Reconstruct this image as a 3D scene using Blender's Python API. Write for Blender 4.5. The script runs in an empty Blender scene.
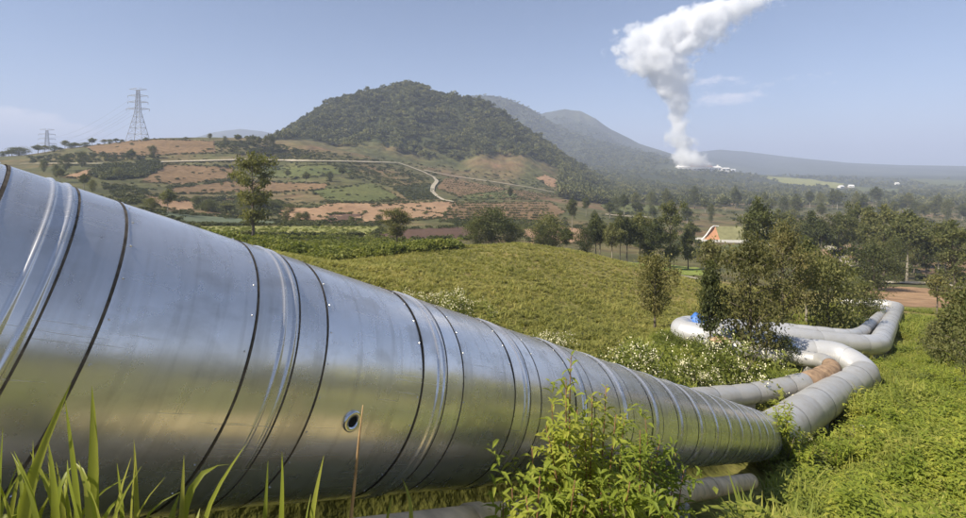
import bpy, bmesh, math, random
import numpy as np
from mathutils import Vector, Matrix, Euler

# ------------------------------------------------------------------ camera, sky, sun, exposure
W0, H0, F = 966.0, 518.0, 475.0          # photograph size and focal length in its pixels
HORIZON = 168.0
KY = F / 836.0                            # distances below are written for a first guess of the lens; this converts them
SUN_EL, SUN_AZ = math.radians(45), math.radians(-117)    # azimuth from +Y, negative = left of the view
EXPOSURE = 0.82
CLOUDS = [(8, 117, 34, 8, 1.9), (22, 128, 50, 9, 1.5), (60, 131, 24, 5, 1.0), (708, 84, 34, 10, 1.0), (742, 97, 24, 6, 1.05), (712, 101, 32, 6, 0.9), (800, 78, 30, 7, 0.6), (866, 76, 34, 5, 0.55)]
SKY_STRENGTH = 0.07
SUN_STRENGTH = 5.0
HAZE_DENSITY = 2.6e-4

sc = bpy.context.scene
C = sc.collection
cam_d = bpy.data.cameras.new('camera')
cam_d.sensor_width = 36.0
cam_d.lens = 36.0 * F / W0
cam_d.clip_start = 0.05
cam_d.clip_end = 60000
cam = bpy.data.objects.new('camera', cam_d)
cam.rotation_euler = (math.radians(90), 0, 0)
cam_d.shift_y = -(H0 / 2 - HORIZON) / W0   # level camera, frame shifted down (verticals stay upright in the photograph)
C.objects.link(cam)
sc.camera = cam

wd = bpy.data.worlds.new('World')
sc.world = wd
wd.use_nodes = True
wn, wl = wd.node_tree.nodes, wd.node_tree.links
wn.clear()
w_out = wn.new('ShaderNodeOutputWorld')
w_bg = wn.new('ShaderNodeBackground')
w_sky = wn.new('ShaderNodeTexSky')
w_sky.sky_type = 'NISHITA'
w_sky.sun_disc = False
w_sky.sun_elevation = SUN_EL
w_sky.sun_rotation = SUN_AZ
w_sky.altitude = 2000
w_sky.air_density = 1.0
w_sky.dust_density = 0.6
w_sky.ozone_density = 3.5
w_bg.inputs['Strength'].default_value = SKY_STRENGTH
# thin clouds low in the sky
def wmath(op, a, b=None, c=None, clamp=False):
    n = wn.new('ShaderNodeMath'); n.operation = op; n.use_clamp = clamp
    for i, x in enumerate((a, b, c)):
        if x is None: continue
        if isinstance(x, (int, float)): n.inputs[i].default_value = x
        else: wl.new(x, n.inputs[i])
    return n.outputs[0]
w_tc = wn.new('ShaderNodeTexCoord'); w_sep = wn.new('ShaderNodeSeparateXYZ'); wl.new(w_tc.outputs['Generated'], w_sep.inputs[0])
w_az = wmath('ARCTAN2', w_sep.outputs[0], w_sep.outputs[1]); w_el = wmath('ARCSINE', w_sep.outputs[2])
w_map = wn.new('ShaderNodeMapping'); w_map.inputs['Scale'].default_value = (16, 16, 40); wl.new(w_tc.outputs['Generated'], w_map.inputs[0])
w_no = wn.new('ShaderNodeTexNoise'); w_no.inputs['Scale'].default_value = 1.6; w_no.inputs['Detail'].default_value = 7; w_no.inputs['Roughness'].default_value = 0.6
wl.new(w_map.outputs[0], w_no.inputs['Vector'])
w_sum = None
for (u, v, su, sv, k) in CLOUDS:
    az = math.atan((u - W0 / 2) / F); el = math.atan((HORIZON - v) / F * math.cos(az))
    da = wmath('MULTIPLY', wmath('SUBTRACT', w_az, az), F / su * 1.1); de = wmath('MULTIPLY', wmath('SUBTRACT', w_el, el), F / sv)
    g = wmath('EXPONENT', wmath('MULTIPLY', wmath('ADD', wmath('MULTIPLY', da, da), wmath('MULTIPLY', de, de)), -1.0))
    g = wmath('MULTIPLY', g, k)
    w_sum = g if w_sum is None else wmath('ADD', w_sum, g)
w_f = wmath('ADD', wmath('MULTIPLY', w_sum, 0.62), wmath('MULTIPLY_ADD', w_no.outputs['Fac'], 2.2, -1.55))
w_f = wmath('MULTIPLY', wmath('MULTIPLY', w_f, 1.5, clamp=True), 0.48)
w_mix = wn.new('ShaderNodeMix'); w_mix.data_type = 'RGBA'
wl.new(w_f, w_mix.inputs[0]); wl.new(w_sky.outputs[0], w_mix.inputs[6]); w_mix.inputs[7].default_value = (16.0, 13.8, 12.6, 1)
wl.new(w_mix.outputs[2], w_bg.inputs['Color'])
wl.new(w_bg.outputs[0], w_out.inputs[0])

sun_d = bpy.data.lights.new('sun', 'SUN')
sun_d.energy = SUN_STRENGTH
sun_d.angle = math.radians(0.55)
sun_d.color = (1.0, 0.93, 0.80)
sun = bpy.data.objects.new('sun', sun_d)
SUN_DIR = Vector((math.sin(SUN_AZ) * math.cos(SUN_EL), math.cos(SUN_AZ) * math.cos(SUN_EL), math.sin(SUN_EL)))
sun.rotation_euler = SUN_DIR.to_track_quat('Z', 'Y').to_euler()
sun.location = SUN_DIR * 50
C.objects.link(sun)

sc.view_settings.view_transform = 'Standard'
sc.view_settings.look = 'None'
sc.view_settings.exposure = EXPOSURE
sc.view_settings.gamma = 1
sc.view_settings.use_curve_mapping = False
sc.render.engine = 'CYCLES'
sc.cycles.use_denoising = True
sc.cycles.max_bounces = 14
sc.cycles.diffuse_bounces = 2
sc.cycles.glossy_bounces = 3
sc.cycles.transmission_bounces = 3
sc.cycles.volume_bounces = 12
sc.cycles.transparent_max_bounces = 6
sc.cycles.volume_step_rate = 1.0
sc.cycles.volume_max_steps = 256

# ------------------------------------------------------------------ helpers
rng = np.random.default_rng(11)
random.seed(5)

def ray(u, v):
    """photograph pixel -> world direction scaled so that y = 1"""
    u = np.asarray(u, float); v = np.asarray(v, float)
    return np.stack([(u - W0 / 2) / F, np.ones_like(u + v), -(v - HORIZON) / F], -1)

def P(u, v, Y):
    d = ray(u, v) * Y * KY
    return Vector((float(d[0]), float(d[1]), float(d[2])))

def pol(u, v):
    d = ray(u, v)
    return np.arctan2(d[..., 0], d[..., 1]), d[..., 2] / np.hypot(d[..., 0], d[..., 1])

def smooth(a, b, x):
    t = np.clip((x - a) / (b - a), 0, 1)
    return t * t * (3 - 2 * t)

def vnoise(x, y, seed=0):
    """value noise"""
    x = np.asarray(x, float); y = np.asarray(y, float)
    xi = np.floor(x); yi = np.floor(y)
    fx = x - xi; fy = y - yi
    fx = fx * fx * (3 - 2 * fx); fy = fy * fy * (3 - 2 * fy)
    def h(i, j):
        s = np.sin(i * 127.1 + j * 311.7 + seed * 74.7) * 43758.5453
        return s - np.floor(s)
    return (h(xi, yi) * (1 - fx) + h(xi + 1, yi) * fx) * (1 - fy) + (h(xi, yi + 1) * (1 - fx) + h(xi + 1, yi + 1) * fx) * fy

def fbm(x, y, seed=0, oct=4):
    s = 0; a = 0.5
    for k in range(oct):
        s = s + a * (vnoise(x * 2 ** k, y * 2 ** k, seed + k) - 0.5); a *= 0.5
    return s

def mesh_of(name, V, Fs, mats=(), smooth_shade=False, midx=None):
    me = bpy.data.meshes.new(name)
    me.from_pydata(np.asarray(V, float).reshape(-1, 3).tolist(), [], Fs.tolist() if isinstance(Fs, np.ndarray) else [list(f) for f in Fs])
    for m in mats:
        me.materials.append(m)
    if midx is not None:
        me.polygons.foreach_set('material_index', np.asarray(midx, np.int32))
    if smooth_shade:
        me.polygons.foreach_set('use_smooth', np.ones(len(me.polygons), bool))
    me.update()
    return me

def obj(name, me, parent=None, loc=None):
    o = bpy.data.objects.new(name, me)
    C.objects.link(o)
    if parent is not None:
        o.parent = parent
    if loc is not None:
        o.location = loc
    return o

def tag(o, label=None, cat=None, group=None, kind=None):
    if label: o['label'] = label
    if cat: o['category'] = cat
    if group: o['group'] = group
    if kind: o['kind'] = kind
    return o

def empty(name, loc=(0, 0, 0), rz=0):
    o = bpy.data.objects.new(name, None)
    o.empty_display_size = 0.3
    C.objects.link(o)
    o.location = loc
    o.rotation_euler = (0, 0, rz)
    return o

def copy_tree(o, parent=None):
    c = o.copy()
    C.objects.link(c)
    c.parent = parent
    for ch in [x for x in o.children]:
        copy_tree(ch, c)
    return c

def ordinal(n):
    w = ['first', 'second', 'third', 'fourth', 'fifth', 'sixth', 'seventh', 'eighth', 'ninth', 'tenth', 'eleventh', 'twelfth']
    if n < len(w): return w[n]
    n += 1
    return '%d%s' % (n, 'th' if 10 <= n % 100 <= 20 else {1: 'st', 2: 'nd', 3: 'rd'}.get(n % 10, 'th'))

class MB:
    """collects simple shapes into one mesh"""
    def __init__(self):
        self.V = []; self.F = []; self.n = 0
    def add(self, V, Fs):
        V = np.asarray(V, float).reshape(-1, 3)
        self.V.append(V)
        self.F += [[i + self.n for i in f] for f in Fs]
        self.n += len(V)
        return self
    def box(self, c, s, rz=0.0):
        c = np.asarray(c, float); s = np.asarray(s, float) / 2
        v = np.array([[x, y, z] for x in (-1, 1) for y in (-1, 1) for z in (-1, 1)], float) * s
        if rz:
            cs, sn = math.cos(rz), math.sin(rz)
            v = np.stack([v[:, 0] * cs - v[:, 1] * sn, v[:, 0] * sn + v[:, 1] * cs, v[:, 2]], -1)
        return self.add(v + c, [[0, 1, 3, 2], [4, 6, 7, 5], [0, 4, 5, 1], [2, 3, 7, 6], [0, 2, 6, 4], [1, 5, 7, 3]])
    def tube(self, pts, rad, n=8, cap=True):
        pts = np.asarray(pts, float); m = len(pts)
        rad = np.broadcast_to(np.asarray(rad, float), (m,))
        V, Fs = tube_arrays(pts, rad, n)
        if cap:
            Fs = Fs + [list(range(n))[::-1], list(range((m - 1) * n, m * n))]
        return self.add(V, Fs)
    def build(self, name, mat, parent=None, smooth_shade=False, loc=None):
        me = mesh_of(name, np.concatenate(self.V), self.F, [mat] if mat else [], smooth_shade)
        return obj(name, me, parent, loc)

def tube_arrays(pts, rad, n):
    m = len(pts)
    t = np.gradient(pts, axis=0)
    t /= np.linalg.norm(t, axis=1)[:, None] + 1e-12
    up = np.array([0, 0, 1.0]) if abs(t[0, 2]) < 0.9 else np.array([1.0, 0, 0])
    u = np.cross(t[0], up); u /= np.linalg.norm(u)
    V = []
    ang = np.arange(n) / n * 2 * math.pi
    for i in range(m):
        u = u - t[i] * np.dot(u, t[i]); u /= np.linalg.norm(u)
        w = np.cross(t[i], u)
        V.append(pts[i] + rad[i] * (np.cos(ang)[:, None] * u + np.sin(ang)[:, None] * w))
    Fs = []
    for i in range(m - 1):
        for j in range(n):
            a = i * n + j; b = i * n + (j + 1) % n
            Fs.append([a, b, b + n, a + n])
    return np.concatenate(V), Fs

# ------------------------------------------------------------------ materials
def new_mat(name):
    m = bpy.data.materials.new(name)
    m.use_nodes = True
    nt = m.node_tree
    nt.nodes.clear()
    return m, nt, nt.nodes, nt.links

def ramp(nodes, stops, interp='LINEAR'):
    r = nodes.new('ShaderNodeValToRGB')
    r.color_ramp.interpolation = interp
    els = r.color_ramp.elements
    while len(els) < len(stops): els.new(0.5)
    for e, (p, c) in zip(els, stops):
        e.position = p
        e.color = (*c, 1) if len(c) == 3 else c
    return r

def ground_mat(name, stops, scale, rough=0.95, scale2=None, mix2=0.35, bump=0.3, bump_scale=None, detail=6, coord='Position'):
    """two noise layers of earth and plant colours on a rough surface"""
    m, nt, N, L = new_mat(name)
    out = N.new('ShaderNodeOutputMaterial'); b = N.new('ShaderNodeBsdfPrincipled')
    g = N.new('ShaderNodeNewGeometry')
    n1 = N.new('ShaderNodeTexNoise'); n1.inputs['Scale'].default_value = scale; n1.inputs['Detail'].default_value = detail
    n1.inputs['Roughness'].default_value = 0.65
    L.new(g.outputs['Position'], n1.inputs['Vector'])
    r1 = ramp(N, stops); L.new(n1.outputs['Fac'], r1.inputs[0])
    n2 = N.new('ShaderNodeTexNoise'); n2.inputs['Scale'].default_value = scale2 or scale * 7; n2.inputs['Detail'].default_value = 4
    L.new(g.outputs['Position'], n2.inputs['Vector'])
    hv = N.new('ShaderNodeMapRange'); hv.inputs['From Min'].default_value = 0.3; hv.inputs['From Max'].default_value = 0.7
    hv.inputs['To Min'].default_value = 1 - mix2; hv.inputs['To Max'].default_value = 1 + mix2
    L.new(n2.outputs['Fac'], hv.inputs['Value'])
    mul = N.new('ShaderNodeVectorMath'); mul.operation = 'SCALE'
    L.new(r1.outputs[0], mul.inputs[0]); L.new(hv.outputs[0], mul.inputs['Scale'])
    L.new(mul.outputs[0], b.inputs['Base Color'])
    b.inputs['Roughness'].default_value = rough
    b.inputs['Specular IOR Level'].default_value = 0.15
    if bump:
        bp = N.new('ShaderNodeBump'); bp.inputs['Strength'].default_value = bump
        bp.inputs['Distance'].default_value = 1.0 / (bump_scale or scale2 or scale * 7)
        L.new(n2.outputs['Fac'], bp.inputs['Height']); L.new(bp.outputs[0], b.inputs['Normal'])
    L.new(b.outputs[0], out.inputs[0])
    return m

def leaf_mat(name, c_dark, c_mid, c_light, transl=0.35, noise=0.8, rough=0.6, spec=0.25):
    """leaf colour varying from plant to plant and leaf clump to leaf clump"""
    m, nt, N, L = new_mat(name)
    out = N.new('ShaderNodeOutputMaterial'); b = N.new('ShaderNodeBsdfPrincipled'); t = N.new('ShaderNodeBsdfTranslucent')
    mx = N.new('ShaderNodeMixShader'); mx.inputs[0].default_value = transl
    oi = N.new('ShaderNodeObjectInfo'); g = N.new('ShaderNodeNewGeometry')
    n = N.new('ShaderNodeTexNoise'); n.inputs['Scale'].default_value = noise; n.inputs['Detail'].default_value = 3
    L.new(g.outputs['Position'], n.inputs['Vector'])
    ad = N.new('ShaderNodeMath'); ad.operation = 'MULTIPLY_ADD'; ad.inputs[1].default_value = 0.45
    L.new(oi.outputs['Random'], ad.inputs[0])
    s = N.new('ShaderNodeMath'); s.operation = 'MULTIPLY_ADD'; s.inputs[1].default_value = 0.9; s.inputs[2].default_value = -0.18
    L.new(n.outputs['Fac'], s.inputs[0]); L.new(s.outputs[0], ad.inputs[2])
    ri = N.new('ShaderNodeMath'); ri.operation = 'MULTIPLY_ADD'; ri.inputs[1].default_value = 0.3; ri.inputs[2].default_value = -0.15
    L.new(g.outputs['Random Per Island'], ri.inputs[0])
    sm = N.new('ShaderNodeMath'); sm.operation = 'ADD'
    L.new(ad.outputs[0], sm.inputs[0]); L.new(ri.outputs[0], sm.inputs[1])
    r = ramp(N, [(0.1, c_dark), (0.5, c_mid), (0.9, c_light)])
    L.new(sm.outputs[0], r.inputs[0])
    L.new(r.outputs[0], b.inputs['Base Color'])
    hs = N.new('ShaderNodeVectorMath'); hs.operation = 'MULTIPLY'; hs.inputs[1].default_value = (1.3, 1.35, 0.6)
    L.new(r.outputs[0], hs.inputs[0]); L.new(hs.outputs[0], t.inputs['Color'])
    b.inputs['Roughness'].default_value = rough
    b.inputs['Specular IOR Level'].default_value = spec
    L.new(b.outputs[0], mx.inputs[1]); L.new(t.outputs[0], mx.inputs[2]); L.new(mx.outputs[0], out.inputs[0])
    return m

def plain_mat(name, col, rough=0.7, metal=0.0, var=0.15, scale=3.0, bump=0.0, spec=0.3, coord='Object'):
    m, nt, N, L = new_mat(name)
    out = N.new('ShaderNodeOutputMaterial'); b = N.new('ShaderNodeBsdfPrincipled')
    tc = N.new('ShaderNodeTexCoord')
    n = N.new('ShaderNodeTexNoise'); n.inputs['Scale'].default_value = scale; n.inputs['Detail'].default_value = 6
    L.new(tc.outputs[coord], n.inputs['Vector'])
    r = ramp(N, [(0.3, tuple(c * (1 - var) for c in col)), (0.7, tuple(min(1, c * (1 + var)) for c in col))])
    L.new(n.outputs['Fac'], r.inputs[0]); L.new(r.outputs[0], b.inputs['Base Color'])
    b.inputs['Roughness'].default_value = rough; b.inputs['Metallic'].default_value = metal
    b.inputs['Specular IOR Level'].default_value = spec
    if bump:
        bp = N.new('ShaderNodeBump'); bp.inputs['Strength'].default_value = bump; bp.inputs['Distance'].default_value = 0.02
        L.new(n.outputs['Fac'], bp.inputs['Height']); L.new(bp.outputs[0], b.inputs['Normal'])
    L.new(b.outputs[0], out.inputs[0])
    return m

def clad_mat(name, base, rough_lo, rough_hi, metal, dirt, dirt_col, axis=None, wave=0.12, scale=1.0):
    """weathered aluminium sheet: brushed roughness, faint dents, streaks and dirt that gathers low on the sheet"""
    m, nt, N, L = new_mat(name)
    out = N.new('ShaderNodeOutputMaterial'); b = N.new('ShaderNodeBsdfPrincipled')
    g = N.new('ShaderNodeNewGeometry'); oi = N.new('ShaderNodeObjectInfo')
    n1 = N.new('ShaderNodeTexNoise'); n1.inputs['Scale'].default_value = 2.2 * scale; n1.inputs['Detail'].default_value = 8
    n1.inputs['Roughness'].default_value = 0.7
    L.new(g.outputs['Position'], n1.inputs['Vector'])
    n2 = N.new('ShaderNodeTexNoise'); n2.inputs['Scale'].default_value = 26 * scale; n2.inputs['Detail'].default_value = 5
    L.new(g.outputs['Position'], n2.inputs['Vector'])
    # stains
    st = ramp(N, [(0.47, (0, 0, 0)), (0.74, (1, 1, 1))]); L.new(n1.outputs['Fac'], st.inputs[0])
    sp = ramp(N, [(0.60, (0, 0, 0)), (0.72, (1, 1, 1))]); L.new(n2.outputs['Fac'], sp.inputs[0])
    ad = N.new('ShaderNodeMath'); ad.operation = 'MULTIPLY_ADD'; ad.inputs[1].default_value = 0.12
    L.new(sp.outputs[0], ad.inputs[0]); L.new(st.outputs[0], ad.inputs[2])
    dm = N.new('ShaderNodeMath'); dm.operation = 'MULTIPLY'; dm.inputs[1].default_value = dirt; dm.use_clamp = True
    L.new(ad.outputs[0], dm.inputs[0])
    tint = ramp(N, [(0.0, tuple(c * 0.90 for c in base)), (1.0, tuple(min(1, c * 1.06) for c in base))])
    L.new(oi.outputs['Random'], tint.inputs[0])
    mc = N.new('ShaderNodeMix'); mc.data_type = 'RGBA'
    mc.inputs[7].default_value = (*dirt_col, 1)
    L.new(dm.outputs[0], mc.inputs[0]); L.new(tint.outputs[0], mc.inputs[6])
    L.new(mc.outputs[2], b.inputs['Base Color'])
    rr = N.new('ShaderNodeMapRange'); rr.inputs['From Min'].default_value = 0.3; rr.inputs['From Max'].default_value = 0.75
    rr.inputs['To Min'].default_value = rough_lo; rr.inputs['To Max'].default_value = rough_hi
    L.new(n1.outputs['Fac'], rr.inputs['Value']); L.new(rr.outputs[0], b.inputs['Roughness'])
    if axis is not None:
        def vm(op, a_, b_):
            n_ = N.new('ShaderNodeVectorMath'); n_.operation = op
            L.new(a_, n_.inputs[0]); n_.inputs[1].default_value = b_
            return n_
        A0_, A1_, U_, W_ = axis
        rel = vm('SUBTRACT', g.outputs['Position'], tuple(A0_)).outputs[0]
        ca = vm('DOT_PRODUCT', rel, tuple(A1_)).outputs['Value']
        cu = vm('DOT_PRODUCT', rel, tuple(U_)).outputs['Value']; cw = vm('DOT_PRODUCT', rel, tuple(W_)).outputs['Value']
        at = N.new('ShaderNodeMath'); at.operation = 'ARCTAN2'; L.new(cu, at.inputs[0]); L.new(cw, at.inputs[1])
        def stretched(ka, kt, scale_, det):
            c_ = N.new('ShaderNodeCombineXYZ')
            for src, k_, i_ in ((ca, ka, 0), (at.outputs[0], kt, 1)):
                q_ = N.new('ShaderNodeMath'); q_.operation = 'MULTIPLY'; q_.inputs[1].default_value = k_
                L.new(src, q_.inputs[0]); L.new(q_.outputs[0], c_.inputs[i_])
            n_ = N.new('ShaderNodeTexNoise'); n_.inputs['Scale'].default_value = scale_; n_.inputs['Detail'].default_value = det
            L.new(c_.outputs[0], n_.inputs['Vector'])
            return n_.outputs['Fac']
        drip = stretched(14.0, 0.9, 1.5, 5)             # rain streaks running down round the sheet
        dr = ramp(N, [(0.50, (0, 0, 0)), (0.72, (1, 1, 1))]); L.new(drip, dr.inputs[0])
        scr = stretched(1.2, 34.0, 1.0, 3)              # fine scratches along the pipe
        sr = ramp(N, [(0.655, (0, 0, 0)), (0.68, (1, 1, 1)), (0.70, (0, 0, 0))]); L.new(scr, sr.inputs[0])
        blot = stretched(3.0, 3.0, 1.3, 8)
        br = ramp(N, [(0.52, (0, 0, 0)), (0.66, (1, 1, 1))]); L.new(blot, br.inputs[0])
        e1 = N.new('ShaderNodeMath'); e1.operation = 'MULTIPLY_ADD'; e1.inputs[1].default_value = 0.30
        L.new(dr.outputs[0], e1.inputs[0]); L.new(dm.outputs[0], e1.inputs[2])
        e2 = N.new('ShaderNodeMath'); e2.operation = 'MULTIPLY_ADD'; e2.inputs[1].default_value = 0.30; e2.use_clamp = True
        L.new(br.outputs[0], e2.inputs[0]); L.new(e1.outputs[0], e2.inputs[2])
        L.new(e2.outputs[0], mc.inputs[0])
        rg_ = N.new('ShaderNodeMath'); rg_.operation = 'MULTIPLY_ADD'; rg_.inputs[1].default_value = 0.16
        L.new(e2.outputs[0], rg_.inputs[0]); L.new(rr.outputs[0], rg_.inputs[2])
        rs_ = N.new('ShaderNodeMath'); rs_.operation = 'MULTIPLY_ADD'; rs_.inputs[1].default_value = 0.25
        L.new(sr.outputs[0], rs_.inputs[0]); L.new(rg_.outputs[0], rs_.inputs[2])
        L.new(rs_.outputs[0], b.inputs['Roughness'])
    b.inputs['Metallic'].default_value = metal
    bp = N.new('ShaderNodeBump'); bp.inputs['Strength'].default_value = wave; bp.inputs['Distance'].default_value = 0.03
    n3 = N.new('ShaderNodeTexNoise'); n3.inputs['Scale'].default_value = 2.6 * scale; n3.inputs['Detail'].default_value = 3
    L.new(g.outputs['Position'], n3.inputs['Vector'])
    L.new(n3.outputs['Fac'], bp.inputs['Height']); L.new(bp.outputs[0], b.inputs['Normal'])
    L.new(b.outputs[0], out.inputs[0])
    return m

M = {}
M['grass_ground'] = ground_mat('grass_ground', [(0.3, (0.14, 0.14, 0.032)), (0.5, (0.21, 0.205, 0.05)), (0.7, (0.29, 0.25, 0.075))], 0.35, scale2=6)
M['meadow_ground'] = ground_mat('meadow_ground', [(0.32, (0.14, 0.125, 0.036)), (0.5, (0.21, 0.19, 0.055)), (0.68, (0.29, 0.21, 0.085))], 0.12, scale2=3.5)
M['farm_ground'] = ground_mat('farm_ground', [(0.32, (0.06, 0.066, 0.024)), (0.46, (0.095, 0.092, 0.036)), (0.56, (0.14, 0.11, 0.05)), (0.68, (0.18, 0.11, 0.06))], 0.012, scale2=0.09)
M['forest_floor'] = ground_mat('forest_floor', [(0.3, (0.035, 0.042, 0.018)), (0.7, (0.06, 0.065, 0.026))], 0.01, scale2=0.08)
M['far_ground'] = ground_mat('far_ground', [(0.36, (0.035, 0.045, 0.026)), (0.55, (0.06, 0.066, 0.036)), (0.68, (0.1, 0.105, 0.05))], 0.0022, scale2=0.02)
M['orange_soil'] = ground_mat('orange_soil', [(0.3, (0.25, 0.15, 0.085)), (0.7, (0.35, 0.225, 0.13))], 0.03, scale2=0.35, mix2=0.2)
M['brown_soil'] = ground_mat('brown_soil', [(0.3, (0.14, 0.09, 0.045)), (0.7, (0.21, 0.135, 0.07))], 0.03, scale2=0.3, mix2=0.28)
M['dark_soil'] = ground_mat('dark_soil', [(0.3, (0.085, 0.05, 0.036)), (0.7, (0.125, 0.075, 0.05))], 0.05, scale2=0.5, mix2=0.2)
M['green_crop'] = ground_mat('green_crop', [(0.3, (0.075, 0.09, 0.028)), (0.7, (0.13, 0.13, 0.045))], 0.04, scale2=0.4, mix2=0.3)
M['pale_crop'] = ground_mat('pale_crop', [(0.3, (0.17, 0.19, 0.05)), (0.7, (0.30, 0.27, 0.10))], 0.06, scale2=0.6, mix2=0.35)
M['blue_crop'] = ground_mat('blue_crop', [(0.3, (0.095, 0.115, 0.07)), (0.7, (0.13, 0.15, 0.09))], 0.04, scale2=0.4, mix2=0.2)
M['lawn'] = ground_mat('lawn', [(0.3, (0.17, 0.22, 0.04)), (0.7, (0.26, 0.28, 0.07))], 0.05, scale2=0.6, mix2=0.25)
M['road'] = ground_mat('road', [(0.3, (0.33, 0.285, 0.21)), (0.7, (0.46, 0.4, 0.3))], 0.2, scale2=1.5, mix2=0.15, bump=0)
M['dry_track'] = ground_mat('dry_track', [(0.3, (0.56, 0.42, 0.16)), (0.7, (0.70, 0.56, 0.27))], 0.8, scale2=9, mix2=0.25)
M['bark'] = plain_mat('bark', (0.16, 0.13, 0.10), 0.9, var=0.3, scale=6, bump=0.5)
M['pale_bark'] = plain_mat('pale_bark', (0.30, 0.26, 0.20), 0.85, var=0.3, scale=4, bump=0.4)
M['euc_leaf'] = leaf_mat('euc_leaf', (0.045, 0.056, 0.018), (0.11, 0.12, 0.038), (0.23, 0.215, 0.075), noise=0.5)
M['young_leaf'] = leaf_mat('young_leaf', (0.06, 0.07, 0.025), (0.15, 0.145, 0.048), (0.3, 0.255, 0.095), noise=0.9)
M['rust_leaf'] = leaf_mat('rust_leaf', (0.06, 0.065, 0.022), (0.155, 0.145, 0.05), (0.29, 0.225, 0.09), noise=1.1)
M['wood_leaf'] = leaf_mat('wood_leaf', (0.03, 0.04, 0.016), (0.11, 0.118, 0.044), (0.25, 0.235, 0.09), transl=0.15, noise=0.03)
M['hedge_leaf'] = leaf_mat('hedge_leaf', (0.08, 0.1, 0.02), (0.17, 0.19, 0.04), (0.3, 0.29, 0.07), noise=0.5)
M['field_shrub'] = leaf_mat('field_shrub', (0.04, 0.05, 0.018), (0.085, 0.093, 0.03), (0.16, 0.155, 0.05), noise=0.05, transl=0.2)
M['weed_leaf'] = leaf_mat('weed_leaf', (0.13, 0.165, 0.025), (0.235, 0.265, 0.045), (0.39, 0.37, 0.085), noise=0.5, transl=0.4)
M['shrub_leaf'] = leaf_mat('shrub_leaf', (0.15, 0.2, 0.025), (0.28, 0.32, 0.045), (0.46, 0.44, 0.08), noise=2.0, transl=0.45)
M['meadow_leaf'] = leaf_mat('meadow_leaf', (0.13, 0.135, 0.032), (0.25, 0.245, 0.058), (0.38, 0.325, 0.1), noise=0.1, transl=0.35)
M['blade'] = leaf_mat('blade', (0.17, 0.21, 0.025), (0.28, 0.31, 0.045), (0.42, 0.4, 0.09), noise=2.5, transl=0.5, rough=0.45, spec=0.4)
M['dry_stem'] = plain_mat('dry_stem', (0.42, 0.27, 0.13), 0.8, var=0.3, scale=15)
M['red_stem'] = plain_mat('red_stem', (0.20, 0.10, 0.05), 0.7, var=0.3, scale=15)
M['flower'] = plain_mat('flower', (0.76, 0.70, 0.47), 0.8, var=0.12, scale=8)
M['steel'] = plain_mat('steel', (0.36, 0.37, 0.40), 0.6, metal=0.3, scale=0.5)
M['concrete'] = plain_mat('concrete', (0.38, 0.36, 0.32), 0.9, var=0.2, scale=5, bump=0.3)
M['clad_rib'] = clad_mat('clad_rib', (0.74, 0.74, 0.75), 0.2, 0.35, 1.0, 0.2, (0.3, 0.28, 0.25))
M['seam'] = plain_mat('seam', (0.11, 0.095, 0.075), 0.8, var=0.5, scale=25)
M['clad_old'] = clad_mat('clad_old', (0.58, 0.56, 0.525), 0.40, 0.60, 0.45, 0.65, (0.40, 0.355, 0.30))
M['clad_white'] = clad_mat('clad_white', (0.64, 0.63, 0.62), 0.35, 0.55, 0.45, 0.45, (0.46, 0.43, 0.39))
M['rust'] = plain_mat('rust', (0.34, 0.225, 0.14), 0.85, var=0.35, scale=5, bump=0.2)
M['old_pipe'] = plain_mat('old_pipe', (0.62, 0.48, 0.30), 0.8, var=0.28, scale=7, bump=0.2)
M['white_wall'] = plain_mat('white_wall', (0.74, 0.71, 0.66), 0.8, var=0.1, scale=0.3)
M['brick_wall'] = plain_mat('brick_wall', (0.48, 0.24, 0.13), 0.9, var=0.15, scale=0.6)
M['red_roof'] = plain_mat('red_roof', (0.40, 0.13, 0.07), 0.85, var=0.2, scale=0.3)
M['olive_roof'] = plain_mat('olive_roof', (0.20, 0.19, 0.09), 0.85, var=0.2, scale=0.5)
M['tarp'] = plain_mat('tarp', (0.06, 0.17, 0.48), 0.5, var=0.25, scale=3)
M['pale_tarp'] = plain_mat('pale_tarp', (0.42, 0.50, 0.66), 0.5, var=0.25, scale=3)
M['glass'] = plain_mat('glass', (0.05, 0.06, 0.07), 0.15, var=0.1, spec=0.6)
M['wire'] = plain_mat('wire', (0.2, 0.2, 0.22), 0.5)
M['hole'] = plain_mat('hole', (0.012, 0.011, 0.01), 0.9, var=0.2)

# ------------------------------------------------------------------ the main pipe's line (from its two outlines)
R_MAIN = 0.6
def unit(v): return v / np.linalg.norm(v)
_top = (ray(0, 163), ray(760, 411)); _bot = (ray(531, 482), ray(717, 465))
_n1 = unit(np.cross(*_top)); _n2 = unit(np.cross(*_bot))
AX = unit(np.cross(_n1, _n2))
if AX[1] < 0: AX = -AX
_t1 = unit(_top[0] - AX * np.dot(_top[0], AX)); _t2 = unit(_bot[0] - AX * np.dot(_bot[0], AX))
_al = math.acos(np.dot(_t1, _t2)) / 2
AXD = R_MAIN / math.sin(_al)
AX0 = unit(_t1 + _t2) * AXD                     # point of the axis nearest the camera
AX_TOP = _t1 * AXD * math.cos(_al)              # tangent line seen as the upper outline
def t_of_u(u):
    """distance along the axis at which the upper outline is at pixel column u"""
    q = (u - W0 / 2) / F
    # x/depth = q with depth along the camera's view
    vd = np.array([0, 1.0, 0])
    return -(AX_TOP[0] - q * np.dot(AX_TOP, vd)) / (AX[0] - q * np.dot(AX, vd))
T_END = t_of_u(757)
print('pipe axis', AX, 'dist', AXD, 'ends', AX0 + AX * t_of_u(0), AX0 + AX * T_END, [round(float(t_of_u(u)), 2) for u in (0, 60, 118, 237, 265, 300, 370, 403, 420, 468, 757)])

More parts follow.
